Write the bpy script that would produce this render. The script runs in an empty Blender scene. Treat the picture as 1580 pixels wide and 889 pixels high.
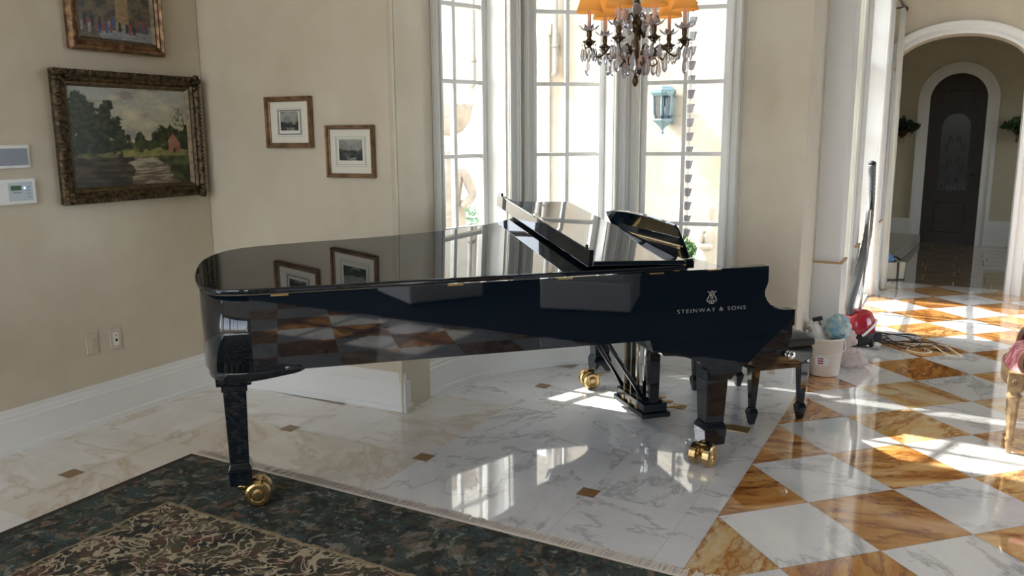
import bpy, bmesh, math, random
from mathutils import Vector, Matrix, noise
from math import sin, cos, pi, radians as R, sqrt
random.seed(7)
S = bpy.context.scene
COL = S.collection

# ------------------------------------------------------------------ camera, sky, sun, exposure
cam_d = bpy.data.cameras.new('camera'); cam = bpy.data.objects.new('camera', cam_d); COL.objects.link(cam)
cam_d.sensor_width = 36.0; cam_d.lens = 36.0 * 1268 / 1580; cam_d.clip_end = 200
_p, _r, _yaw = R(10.51), R(-0.40), R(28.63)
_f = Vector((0, cos(_p), -sin(_p))); _u0 = Vector((0, sin(_p), cos(_p))); _x0 = Vector((1, 0, 0))
_rt = cos(_r) * _x0 + sin(_r) * _u0; _up = -sin(_r) * _x0 + cos(_r) * _u0
_m = Matrix((_rt, _up, -_f)).transposed().to_4x4()
cam.matrix_world = Matrix.Translation((0, 0, 1.62)) @ Matrix.Rotation(_yaw, 4, 'Z') @ _m
S.camera = cam

w = bpy.data.worlds.new('sky'); S.world = w; w.use_nodes = True
_nt = w.node_tree; _nt.nodes.clear()
_sky = _nt.nodes.new('ShaderNodeTexSky'); _sky.sky_type = 'NISHITA'; _sky.sun_disc = False
_sky.sun_elevation = R(44.5); _sky.sun_rotation = R(-90); _sky.air_density = 1.0; _sky.dust_density = 2.0
_bg = _nt.nodes.new('ShaderNodeBackground'); _bg.inputs[1].default_value = 0.75
_wo = _nt.nodes.new('ShaderNodeOutputWorld')
_hs = _nt.nodes.new('ShaderNodeHueSaturation'); _hs.inputs['Saturation'].default_value = 0.5
_nt.links.new(_sky.outputs[0], _hs.inputs['Color']); _nt.links.new(_hs.outputs[0], _bg.inputs[0]); _nt.links.new(_bg.outputs[0], _wo.inputs[0])

sun_d = bpy.data.lights.new('sun', 'SUN'); sun_d.energy = 7.5; sun_d.angle = R(0.6); sun_d.color = (1.0, 0.95, 0.87)
sun = bpy.data.objects.new('sun', sun_d); COL.objects.link(sun)
_sd = Vector((cos(R(44.5)) * 1.0, -0.02, -sin(R(44.5))))
sun.rotation_euler = _sd.to_track_quat('-Z', 'Y').to_euler(); sun.location = (-8, 5, 9)

vs = S.view_settings
vs.view_transform = 'Standard'; vs.look = 'None'; vs.gamma = 1.0; vs.use_curve_mapping = False
vs.exposure = 0.74
S.cycles.max_bounces = 10; S.cycles.diffuse_bounces = 5; S.cycles.glossy_bounces = 5
S.cycles.transparent_max_bounces = 16; S.cycles.caustics_reflective = False; S.cycles.caustics_refractive = False
S.cycles.sample_clamp_indirect = 6.0

# ------------------------------------------------------------------ materials
def mat(name, col=(0.8, 0.8, 0.8), rough=0.5, metal=0.0, **kw):
    m = bpy.data.materials.new(name); m.use_nodes = True
    b = m.node_tree.nodes['Principled BSDF']
    b.inputs['Base Color'].default_value = (*col, 1); b.inputs['Roughness'].default_value = rough
    b.inputs['Metallic'].default_value = metal
    for k, v in kw.items():
        b.inputs[k.replace('_', ' ')].default_value = v
    return m
def nodes(m): return m.node_tree.nodes, m.node_tree.links, m.node_tree.nodes['Principled BSDF']
def ramp(n, stops):
    r = n.new('ShaderNodeValToRGB'); e = r.color_ramp.elements
    while len(e) < len(stops): e.new(0.5)
    for i, (p, c) in enumerate(stops):
        e[i].position = p; e[i].color = (*c, 1) if len(c) == 3 else c
    return r
def mix(n, l, fac, a, b, mode='MIX'):
    x = n.new('ShaderNodeMix'); x.data_type = 'RGBA'; x.blend_type = mode
    for sock, v in ((x.inputs[0], fac), (x.inputs[6], a), (x.inputs[7], b)):
        if hasattr(v, 'links'): l.new(v, sock)
        elif isinstance(v, (int, float)): sock.default_value = v
        else: sock.default_value = (*v, 1)
    return x.outputs[2]
def tex(n, l, kind, scale, vec=None, **kw):
    t = n.new('ShaderNodeTex' + kind)
    if 'Scale' in t.inputs: t.inputs['Scale'].default_value = scale
    for k, v in kw.items():
        if k in t.inputs: t.inputs[k].default_value = v
        else: setattr(t, k, v)
    if vec is not None: l.new(vec, t.inputs['Vector'])
    return t
def coord(n, which='Object'): return n.new('ShaderNodeTexCoord').outputs[which]
def bump(n, l, b, src, strength=0.3, dist=0.01):
    x = n.new('ShaderNodeBump'); x.inputs['Strength'].default_value = strength; x.inputs['Distance'].default_value = dist
    l.new(src, x.inputs['Height']); l.new(x.outputs[0], b.inputs['Normal'])

def plaster(name, c1, c2, c3):
    m = mat(name, c1, 0.55); n, l, b = nodes(m); v = coord(n)
    a = tex(n, l, 'Noise', 1.3, v, Detail=4.0, Roughness=0.6)
    r = ramp(n, [(0.3, c2), (0.52, c1), (0.72, c3)]); l.new(a.outputs[0], r.inputs[0])
    f = tex(n, l, 'Noise', 7.0, v, Detail=5.0)
    o = mix(n, l, 0.16, r.outputs[0], f.outputs[0], 'SOFT_LIGHT')
    l.new(o, b.inputs['Base Color']); bump(n, l, b, f.outputs[0], 0.06, 0.01)
    return m
M = {}
M['plaster'] = plaster('mottled_plaster', (0.62, 0.555, 0.435), (0.57, 0.495, 0.375), (0.66, 0.61, 0.49))
M['plaster2'] = plaster('niche_plaster', (0.66, 0.60, 0.48), (0.62, 0.55, 0.43), (0.70, 0.645, 0.53))
M['stucco'] = plaster('exterior_stucco', (0.30, 0.26, 0.20), (0.28, 0.205, 0.12), (0.33, 0.30, 0.245))
M['hall'] = plaster('hall_plaster', (0.60, 0.55, 0.40), (0.55, 0.50, 0.36), (0.64, 0.59, 0.44))
M['trim'] = mat('white_trim_paint', (0.80, 0.80, 0.78), 0.35)
M['casing'] = mat('casing_paint', (0.74, 0.74, 0.71), 0.35)
M['ceiling'] = mat('ceiling_paint', (0.85, 0.83, 0.78), 0.6)
M['gold_line'] = mat('gilt_line', (0.45, 0.27, 0.12), 0.4, 0.4)
M['grout'] = mat('grout', (0.32, 0.28, 0.24), 0.7)

def marble(name, base, vein, vein2, scale=1.0, stretch=1.0, vein_w=0.05):
    m = mat(name, base, 0.05, IOR=1.62); n, l, b = nodes(m)
    b.inputs['Coat Weight'].default_value = 0.9; b.inputs['Coat Roughness'].default_value = 0.02
    uv = coord(n, 'UV')
    mp = n.new('ShaderNodeMapping'); mp.inputs['Scale'].default_value = (1.0 * scale, stretch * scale, 1.0); l.new(uv, mp.inputs[0])
    warp = tex(n, l, 'Noise', 1.7, mp.outputs[0], Detail=5.0, Roughness=0.65)
    sc = n.new('ShaderNodeVectorMath'); sc.operation = 'SCALE'; sc.inputs[3].default_value = 0.9; l.new(warp.outputs['Color'], sc.inputs[0])
    ad = n.new('ShaderNodeVectorMath'); l.new(mp.outputs[0], ad.inputs[0]); l.new(sc.outputs[0], ad.inputs[1])
    v1 = tex(n, l, 'Noise', 1.6, ad.outputs[0], Detail=3.0, Roughness=0.5)
    s1 = n.new('ShaderNodeMath'); s1.operation = 'SUBTRACT'; s1.inputs[1].default_value = 0.5; l.new(v1.outputs[0], s1.inputs[0])
    a1 = n.new('ShaderNodeMath'); a1.operation = 'ABSOLUTE'; l.new(s1.outputs[0], a1.inputs[0])
    r1 = ramp(n, [(0.0, (1, 1, 1)), (vein_w * 0.25, (0.55, 0.55, 0.55)), (vein_w, (0, 0, 0))]); l.new(a1.outputs[0], r1.inputs[0])
    cl = tex(n, l, 'Noise', 2.6, ad.outputs[0], Detail=6.0, Roughness=0.6)
    rc = ramp(n, [(0.38, (0, 0, 0)), (0.72, (1, 1, 1))]); l.new(cl.outputs[0], rc.inputs[0])
    o = mix(n, l, rc.outputs[0], base, vein2)
    o = mix(n, l, r1.outputs[0], o, vein)
    l.new(o, b.inputs['Base Color'])
    return m
M['marble_w'] = marble('white_marble', (0.84, 0.84, 0.82), (0.50, 0.50, 0.49), (0.73, 0.73, 0.72), 0.8, 1.9, 0.028)
M['marble_g'] = marble('gold_marble', (0.66, 0.30, 0.07), (0.30, 0.10, 0.02), (0.88, 0.62, 0.30), 1.3, 3.2, 0.09)
M['marble_g2'] = marble('brown_marble', (0.50, 0.19, 0.035), (0.24, 0.07, 0.015), (0.74, 0.43, 0.14), 1.3, 3.0, 0.08)
M['marble_g3'] = marble('pale_gold_marble', (0.72, 0.44, 0.15), (0.45, 0.18, 0.04), (0.86, 0.76, 0.55), 1.2, 2.6, 0.07)
M['marble_s'] = marble('warm_white_marble', (0.83, 0.81, 0.77), (0.64, 0.55, 0.43), (0.73, 0.67, 0.57), 0.6, 2.4, 0.06)
M['inlay'] = mat('brown_inlay_stone', (0.27, 0.15, 0.06), 0.12)
M['travertine'] = marble('brown_travertine', (0.36, 0.27, 0.15), (0.25, 0.18, 0.10), (0.44, 0.34, 0.20), 1.2, 1.0, 0.06)
M['black'] = mat('black_piano_lacquer', (0.004, 0.008, 0.013), 0.02, IOR=1.66)
M['brass'] = mat('brass', (0.60, 0.43, 0.20), 0.26, 1.0)
M['brass_dull'] = mat('aged_brass', (0.50, 0.35, 0.16), 0.32, 1.0)
M['iron_gold'] = mat('gold_iron_plate', (0.55, 0.38, 0.14), 0.35, 0.8)
M['white_key'] = mat('ivory', (0.85, 0.83, 0.77), 0.2)
M['rubber'] = mat('black_rubber', (0.015, 0.015, 0.016), 0.6)
M['felt'] = mat('red_felt', (0.5, 0.03, 0.04), 0.9)
M['leather'] = mat('black_leather', (0.012, 0.014, 0.018), 0.32, Coat_Weight=0.3)
M['chrome'] = mat('chrome', (0.75, 0.75, 0.75), 0.15, 1.0)
M['letter'] = mat('gilt_lettering', (0.46, 0.43, 0.38), 0.5, 0.0)

def glass_mat(name, tint=(1, 1, 1), fac=0.07, rough=0.0):
    m = bpy.data.materials.new(name); m.use_nodes = True; n = m.node_tree.nodes; l = m.node_tree.links; n.clear()
    t = n.new('ShaderNodeBsdfTransparent'); t.inputs[0].default_value = (*tint, 1)
    g = n.new('ShaderNodeBsdfGlossy'); g.inputs['Roughness'].default_value = rough
    lw = n.new('ShaderNodeLayerWeight'); lw.inputs[0].default_value = 0.15
    mul = n.new('ShaderNodeMath'); mul.operation = 'MULTIPLY_ADD'; mul.inputs[1].default_value = 0.5; mul.inputs[2].default_value = fac * 0.4
    l.new(lw.outputs['Fresnel'], mul.inputs[0])
    x = n.new('ShaderNodeMixShader'); l.new(mul.outputs[0], x.inputs[0]); l.new(t.outputs[0], x.inputs[1]); l.new(g.outputs[0], x.inputs[2])
    o = n.new('ShaderNodeOutputMaterial'); l.new(x.outputs[0], o.inputs[0]); return m
M['glass'] = glass_mat('window_glass', (0.96, 0.98, 0.98))
M['crystal'] = mat('cut_crystal', (0.80, 0.78, 0.82), 0.03, IOR=1.6, Transmission_Weight=0.7)
M['crystal_pink'] = mat('rose_crystal', (0.88, 0.64, 0.56), 0.10, IOR=1.5, Transmission_Weight=0.15)
M['bronze'] = mat('dark_bronze', (0.10, 0.065, 0.035), 0.38, 0.85)
M['candle'] = mat('candle_sleeve', (0.75, 0.50, 0.40), 0.5)
def sheer_mat(name, col, transl=0.6, transp=0.0):
    m = bpy.data.materials.new(name); m.use_nodes = True; n = m.node_tree.nodes; l = m.node_tree.links; n.clear()
    d = n.new('ShaderNodeBsdfDiffuse'); d.inputs[0].default_value = (*col, 1)
    t = n.new('ShaderNodeBsdfTranslucent'); t.inputs[0].default_value = (*col, 1)
    x = n.new('ShaderNodeMixShader'); x.inputs[0].default_value = transl; l.new(d.outputs[0], x.inputs[1]); l.new(t.outputs[0], x.inputs[2])
    tr = n.new('ShaderNodeBsdfTransparent'); y = n.new('ShaderNodeMixShader'); y.inputs[0].default_value = transp
    l.new(x.outputs[0], y.inputs[1]); l.new(tr.outputs[0], y.inputs[2])
    o = n.new('ShaderNodeOutputMaterial'); l.new(y.outputs[0], o.inputs[0]); return m
M['sheer'] = sheer_mat('sheer_curtain', (0.92, 0.91, 0.86), 0.5, 0.25)
M['shade'] = sheer_mat('amber_shade', (0.74, 0.40, 0.12), 0.35)
M['plastic_bag'] = sheer_mat('translucent_plastic', (0.82, 0.74, 0.72), 0.4, 0.25)
M['bulb'] = mat('lit_bulb', (1, 0.8, 0.5), 0.4, Emission_Color=(1.0, 0.72, 0.36, 1), Emission_Strength=7.0)

def noisy(name, c1, c2, scale, rough=0.7, bmp=0.0, metal=0.0, detail=4.0):
    m = mat(name, c1, rough, metal); n, l, b = nodes(m); v = coord(n)
    t = tex(n, l, 'Noise', scale, v, Detail=detail); r = ramp(n, [(0.38, c1), (0.64, c2)]); l.new(t.outputs[0], r.inputs[0])
    l.new(r.outputs[0], b.inputs['Base Color'])
    if bmp: bump(n, l, b, t.outputs[0], bmp, 0.01)
    return m
M['gilt'] = noisy('antique_gilt', (0.022, 0.016, 0.008), (0.15, 0.10, 0.045), 38, 0.42, 0.8, 0.55)
M['gilt2'] = noisy('warm_gilt', (0.10, 0.05, 0.025), (0.34, 0.19, 0.09), 30, 0.38, 0.5, 0.5)
M['gilt_in'] = noisy('inner_gilt', (0.08, 0.055, 0.028), (0.17, 0.12, 0.06), 25, 0.4, 0.2, 0.5)
M['wood_frame'] = noisy('walnut_gilt_frame', (0.13, 0.07, 0.03), (0.30, 0.17, 0.08), 14, 0.35, 0.1, 0.3)
M['mount'] = mat('cream_mount', (0.74, 0.72, 0.62), 0.8)
M['line'] = mat('ink_line', (0.12, 0.12, 0.12), 0.8)
M['plate'] = mat('switch_plate', (0.60, 0.53, 0.42), 0.4)
M['white_plastic'] = mat('white_plastic', (0.82, 0.83, 0.84), 0.4)
M['panel_grey'] = mat('grey_panel', (0.20, 0.23, 0.30), 0.25)
M['panel_face'] = mat('pale_panel_face', (0.52, 0.60, 0.64), 0.3)
M['lcd'] = mat('green_lcd', (0.02, 0.10, 0.04), 0.2)
M['led'] = mat('blue_led', (0.1, 0.3, 1.0), 0.3, Emission_Color=(0.15, 0.4, 1, 1), Emission_Strength=4.0)
M['dark'] = mat('black_detail', (0.01, 0.01, 0.012), 0.5)
M['door_wood'] = noisy('dark_door_wood', (0.016, 0.008, 0.005), (0.030, 0.014, 0.008), 9, 0.5)
M['door_glass'] = mat('dark_door_glass', (0.010, 0.014, 0.016), 0.12, IOR=1.25)
M['leaf'] = noisy('leaf_green', (0.035, 0.09, 0.03), (0.10, 0.2, 0.07), 12, 0.6)
M['leaf_dark'] = noisy('dark_leaf', (0.015, 0.035, 0.015), (0.04, 0.08, 0.03), 12, 0.6)
M['hedge'] = noisy('hedge_green', (0.16, 0.30, 0.18), (0.32, 0.46, 0.34), 18, 0.7)
M['stone'] = noisy('weathered_stone', (0.30, 0.26, 0.22), (0.42, 0.37, 0.32), 7, 0.8, 0.2)
M['stone_w'] = noisy('pale_cast_stone', (0.34, 0.31, 0.27), (0.42, 0.39, 0.35), 7, 0.8, 0.2)
M['terrace'] = noisy('terrace_paving', (0.30, 0.28, 0.24), (0.38, 0.35, 0.30), 3, 0.8)
M['lantern'] = mat('verdigris_metal', (0.12, 0.20, 0.24), 0.5, 0.2)
M['lead'] = mat('grey_metal', (0.075, 0.070, 0.085), 0.5, 0.2)
M['shutter'] = mat('blue_shutter_paint', (0.14, 0.34, 0.52), 0.5)
M['red'] = mat('red_gloss_plastic', (0.42, 0.015, 0.035), 0.18, Coat_Weight=0.5)
M['grey_hose'] = mat('grey_ribbed_hose', (0.13, 0.14, 0.15), 0.5)
M['bucket'] = mat('milky_plastic', (0.80, 0.76, 0.70), 0.35, Subsurface_Weight=0.0)
M['blue_cloth'] = noisy('teal_blue_cloth', (0.22, 0.42, 0.55), (0.60, 0.68, 0.62), 16, 0.8)
M['blue_cloth2'] = noisy('blue_cloth', (0.10, 0.20, 0.62), (0.20, 0.42, 0.72), 8, 0.8)
M['canvas'] = mat('cream_canvas', (0.72, 0.66, 0.52), 0.8)
M['pink_plastic'] = mat('pink_plastic', (0.82, 0.50, 0.50), 0.4)
M['label_red'] = mat('maroon_label', (0.35, 0.03, 0.10), 0.5)
M['cord_black'] = mat('black_cord', (0.012, 0.012, 0.02), 0.45)
M['cord_cream'] = mat('cream_cord', (0.72, 0.66, 0.50), 0.5)
M['brocade'] = noisy('pink_brocade', (0.42, 0.06, 0.10), (0.72, 0.42, 0.42), 22, 0.75, 0.3)
M['chair_wood'] = noisy('gilded_beech', (0.24, 0.14, 0.06), (0.46, 0.32, 0.17), 20, 0.4, 0.1)
M['walnut'] = mat('dark_walnut', (0.10, 0.035, 0.02), 0.3, Coat_Weight=0.4)
M['slip'] = mat('white_slipcover', (0.72, 0.72, 0.74), 0.8)
M['fringe'] = mat('cream_fringe', (0.78, 0.70, 0.60), 0.9)
def vcol_mat(name, rough=0.5, attr='paint'):
    m = mat(name, (1, 1, 1), rough); n, l, b = nodes(m); a = n.new('ShaderNodeVertexColor'); a.layer_name = attr
    l.new(a.outputs[0], b.inputs['Base Color']); return m
M['oil'] = vcol_mat('oil_paint', 0.35)
def rug_mat():
    m = mat('rug_pile', (0.1, 0.1, 0.1), 0.95); n, l, b = nodes(m); v = coord(n)
    def M1(op, a, bb=0.0, c=0.0):
        x = n.new('ShaderNodeMath'); x.operation = op
        for k, q in enumerate((a, bb, c)):
            if hasattr(q, 'links'): l.new(q, x.inputs[k])
            else: x.inputs[k].default_value = q
        return x.outputs[0]
    sx = n.new('ShaderNodeSeparateXYZ'); l.new(v, sx.inputs[0])
    # distances from the rug's edges (object origin at its far left corner, x to the right, y negative)
    dx = sx.outputs[0]; dy = M1('MULTIPLY', sx.outputs[1], -1.0)
    d = M1('MINIMUM', M1('MULTIPLY', dx, 1.22), dy)
    wob = tex(n, l, 'Noise', 13.0, v, Detail=2.0)
    d2 = M1('ADD', d, M1('MULTIPLY', M1('SUBTRACT', wob.outputs[0], 0.5), 0.05))
    def layer(base, scale, off, lo, hi, col, detail=4.0, rough=0.65, k=1.0):
        mp = n.new('ShaderNodeMapping'); mp.inputs['Location'].default_value = (off, off * 1.7, 0); l.new(v, mp.inputs[0])
        t = tex(n, l, 'Noise', scale, mp.outputs[0], Detail=detail, Roughness=rough, Distortion=0.6); r = ramp(n, [(lo, (0, 0, 0)), (hi, (k, k, k))]); l.new(t.outputs[0], r.inputs[0])
        return mix(n, l, r.outputs[0], base, col)
    border = layer((0.022, 0.026, 0.018), 5, 1, 0.45, 0.60, (0.050, 0.066, 0.045))
    border = layer(border, 8, 5, 0.50, 0.60, (0.035, 0.060, 0.060))
    border = layer(border, 9, 9, 0.54, 0.60, (0.155, 0.125, 0.085), k=0.9)
    border = layer(border, 15, 13, 0.57, 0.62, (0.21, 0.20, 0.165), k=0.85)
    border = layer(border, 12, 21, 0.58, 0.63, (0.17, 0.085, 0.045), k=0.8)
    border = layer(border, 15, 31, 0.56, 0.61, (0.010, 0.012, 0.010), k=0.9)
    def contour(scale, off, w_, dist):
        mp = n.new('ShaderNodeMapping'); mp.inputs['Location'].default_value = (off, off * 1.3, 0); l.new(v, mp.inputs[0])
        t = tex(n, l, 'Noise', scale, mp.outputs[0], Detail=1.5, Roughness=0.5, Distortion=dist)
        return M1('LESS_THAN', M1('ABSOLUTE', M1('SUBTRACT', t.outputs[0], 0.5)), w_)
    c1 = M1('MAXIMUM', contour(5.5, 2.0, 0.020, 1.6), contour(11.0, 7.0, 0.032, 1.2))
    beans = tex(n, l, 'Voronoi', 22.0, v, feature='F1'); rb = ramp(n, [(0.34, (0, 0, 0)), (0.40, (1, 1, 1))]); l.new(beans.outputs[0], rb.inputs[0])
    darkf = layer((0.014, 0.017, 0.010), 5, 3, 0.45, 0.60, (0.085, 0.070, 0.035))
    darkf = layer(darkf, 8, 11, 0.55, 0.60, (0.10, 0.045, 0.028)); darkf = layer(darkf, 13, 17, 0.55, 0.60, (0.20, 0.16, 0.10), k=0.8)
    cream = mix(n, l, wob.outputs[0], (0.30, 0.24, 0.15), (0.50, 0.42, 0.29))
    field = mix(n, l, M1('MULTIPLY', c1, rb.outputs[0]), darkf, cream)
    mk = M1('GREATER_THAN', d2, 0.45)
    # fine pale guard line and dark outer band
    g1 = M1('COMPARE', d2, 0.457, 0.010)
    o = mix(n, l, mk, border, field)
    o = mix(n, l, M1('MULTIPLY', g1, 0.75), o, (0.30, 0.23, 0.13))
    o = mix(n, l, M1('LESS_THAN', dx, 0.030), o, (0.03, 0.022, 0.014))
    fine = tex(n, l, 'Noise', 160.0, v, Detail=2.0)
    o = mix(n, l, 0.5, o, fine.outputs[0], 'OVERLAY')
    l.new(o, b.inputs['Base Color']); bump(n, l, b, fine.outputs[0], 0.5, 0.004)
    return m
M['rug'] = rug_mat()

# ------------------------------------------------------------------ mesh helpers
def catmull(pts, k=6, closed=False):
    P = [Vector(p) for p in pts]; out = []; N = len(P)
    rng = range(N) if closed else range(N - 1)
    for i in rng:
        p0 = P[(i - 1) % N] if closed or i > 0 else P[0]; p1 = P[i]; p2 = P[(i + 1) % N]
        p3 = P[(i + 2) % N] if closed or i + 2 < N else P[-1]
        for j in range(k):
            t = j / k
            out.append(0.5 * ((2 * p1) + (p2 - p0) * t + (2 * p0 - 5 * p1 + 4 * p2 - p3) * t * t + (3 * p1 - p0 - 3 * p2 + p3) * t ** 3))
    if not closed: out.append(P[-1])
    return out
class MB:
    def __init__(s): s.bm = bmesh.new(); s.T = Matrix.Identity(4); s.mi = 0
    def v(s, p): return s.bm.verts.new(s.T @ Vector(p))
    def f(s, vs_, smooth=False):
        try: x = s.bm.faces.new(vs_)
        except ValueError: return None
        x.material_index = s.mi; x.smooth = smooth; return x
    def box(s, a, b, rot=None, c=None):
        (x0, y0, z0), (x1, y1, z1) = a, b
        P = [(x0, y0, z0), (x1, y0, z0), (x1, y1, z0), (x0, y1, z0), (x0, y0, z1), (x1, y0, z1), (x1, y1, z1), (x0, y1, z1)]
        if rot is not None:
            cc = Vector(c) if c else Vector(((x0 + x1) / 2, (y0 + y1) / 2, (z0 + z1) / 2))
            P = [cc + rot @ (Vector(p) - cc) for p in P]
        V = [s.v(p) for p in P]
        for q in ((3, 2, 1, 0), (4, 5, 6, 7), (0, 1, 5, 4), (1, 2, 6, 5), (2, 3, 7, 6), (3, 0, 4, 7)): s.f([V[i] for i in q])
        return s
    def prism(s, poly, z0, z1, smooth=False):     # poly = (x,y) list, extruded in z; z1 may be a function
        A = [s.v((p[0], p[1], z0(p) if callable(z0) else z0)) for p in poly]; B = [s.v((p[0], p[1], z1(p) if callable(z1) else z1)) for p in poly]
        s.f(A[::-1]); s.f(B); n = len(poly)
        for i in range(n): s.f([A[i], A[(i + 1) % n], B[(i + 1) % n], B[i]], smooth)
        return s
    def extr(s, poly, to3, d):                    # poly in 2D, to3 maps (a,b,t) to 3D, t in d=(t0,t1)
        A = [s.v(to3(p[0], p[1], d[0])) for p in poly]; B = [s.v(to3(p[0], p[1], d[1])) for p in poly]
        s.f(A[::-1]); s.f(B); n = len(poly)
        for i in range(n): s.f([A[i], A[(i + 1) % n], B[(i + 1) % n], B[i]])
        return s
    def tube(s, pts, r, n=8, smooth=True, cap=True):
        P = [Vector(p) for p in pts]; rings = []; N = len(P)
        up = Vector((0, 0, 1)); prev = None
        for i, p in enumerate(P):
            t = (P[min(i + 1, N - 1)] - P[max(i - 1, 0)])
            if t.length < 1e-9: t = Vector((0, 0, 1))
            t.normalize()
            if prev is None:
                a = t.orthogonal().normalized()
            else:
                a = prev - t * prev.dot(t)
                a = a.normalized() if a.length > 1e-6 else t.orthogonal().normalized()
            prev = a; b = t.cross(a)
            rr = r[i] if isinstance(r, (list, tuple)) else r
            rings.append([s.v(p + rr * (cos(2 * pi * k / n) * a + sin(2 * pi * k / n) * b)) for k in range(n)])
        for i in range(N - 1):
            for k in range(n): s.f([rings[i][k], rings[i][(k + 1) % n], rings[i + 1][(k + 1) % n], rings[i + 1][k]], smooth)
        if cap: s.f(rings[0][::-1]); s.f(rings[-1])
        return s
    def lathe(s, prof, c=(0, 0, 0), n=16, axis=None, smooth=True, start=0.0):   # prof = (r,z) list
        rot = Vector((0, 0, 1)).rotation_difference(Vector(axis)).to_matrix() if axis is not None else Matrix.Identity(3)
        c = Vector(c); rings = []
        for (r, z) in prof:
            if r < 1e-5: rings.append([s.v(c + rot @ Vector((0, 0, z)))])
            else: rings.append([s.v(c + rot @ Vector((r * cos(start + 2 * pi * k / n), r * sin(start + 2 * pi * k / n), z))) for k in range(n)])
        for i in range(len(rings) - 1):
            A, B = rings[i], rings[i + 1]
            for k in range(n):
                k2 = (k + 1) % n
                q = [A[0]] if len(A) == 1 else [A[k], A[k2]]
                q += [B[0]] if len(B) == 1 else [B[k2], B[k]]
                if len(q) > 2: s.f(q, smooth)
        if len(rings[0]) > 1: s.f(rings[0][::-1])
        if len(rings[-1]) > 1: s.f(rings[-1])
        return s
    def taper(s, c0, h0, c1, h1):                 # square frustum: centres and half sizes (hx,hy)
        A = [s.v((c0[0] + a * h0[0], c0[1] + b * h0[1], c0[2])) for a, b in ((-1, -1), (1, -1), (1, 1), (-1, 1))]
        B = [s.v((c1[0] + a * h1[0], c1[1] + b * h1[1], c1[2])) for a, b in ((-1, -1), (1, -1), (1, 1), (-1, 1))]
        flip = c1[2] < c0[2]
        if flip: A, B = B, A
        s.f(A[::-1]); s.f(B)
        for i in range(4): s.f([A[i], A[(i + 1) % 4], B[(i + 1) % 4], B[i]])
        return s
    def ball(s, c, r, n=10, sc=(1, 1, 1)):
        m = max(4, n // 2 + 1); prof = [(r * sin(pi * i / m), -r * cos(pi * i / m)) for i in range(m + 1)]
        T = s.T.copy(); s.T = s.T @ Matrix.Translation(c) @ Matrix.Diagonal((*sc, 1)); s.lathe(prof, (0, 0, 0), n); s.T = T; return s
    def build(s, name, m, parent=None, bev=0.0, seg=2, sub=0, angle=30, mods=None):
        bmesh.ops.recalc_face_normals(s.bm, faces=s.bm.faces[:])
        me = bpy.data.meshes.new(name); s.bm.to_mesh(me); s.bm.free()
        o = bpy.data.objects.new(name, me); COL.objects.link(o)
        for q in (m if isinstance(m, (list, tuple)) else [m]): me.materials.append(q)
        if parent is not None: o.parent = parent
        if bev:
            b = o.modifiers.new('bevel', 'BEVEL'); b.width = bev; b.segments = seg; b.limit_method = 'ANGLE'; b.angle_limit = R(angle)
            b.harden_normals = False
        if sub:
            q = o.modifiers.new('sub', 'SUBSURF'); q.levels = sub; q.render_levels = sub
        return o
def empty(name, loc, label, cat, group=None, rz=0):
    o = bpy.data.objects.new(name, None); COL.objects.link(o); o.location = loc; o.rotation_euler = (0, 0, rz); o.empty_display_size = 0.1
    return tag(o, label, cat, group)
def tag(o, label=None, cat=None, group=None, kind=None):
    if label: o['label'] = label
    if cat: o['category'] = cat
    if group: o['group'] = group
    if kind: o['kind'] = kind
    return o
def st(o, label=None): o['kind'] = 'structure'; return o
def copy_tree(o, parent=None):
    c = o.copy(); COL.objects.link(c); c.parent = parent
    for ch in list(o.children): copy_tree(ch, c)
    return c
RZ = lambda d: Matrix.Rotation(R(d), 3, 'Z')
RX = lambda d: Matrix.Rotation(R(d), 3, 'X')
RY = lambda d: Matrix.Rotation(R(d), 3, 'Y')
def pol(az, r, c=(-1.430, 4.141)): a = R(az); return (c[0] + r * sin(a), c[1] + r * cos(a))
BC = (-1.430, 4.141); CEIL = 5.6

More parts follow.
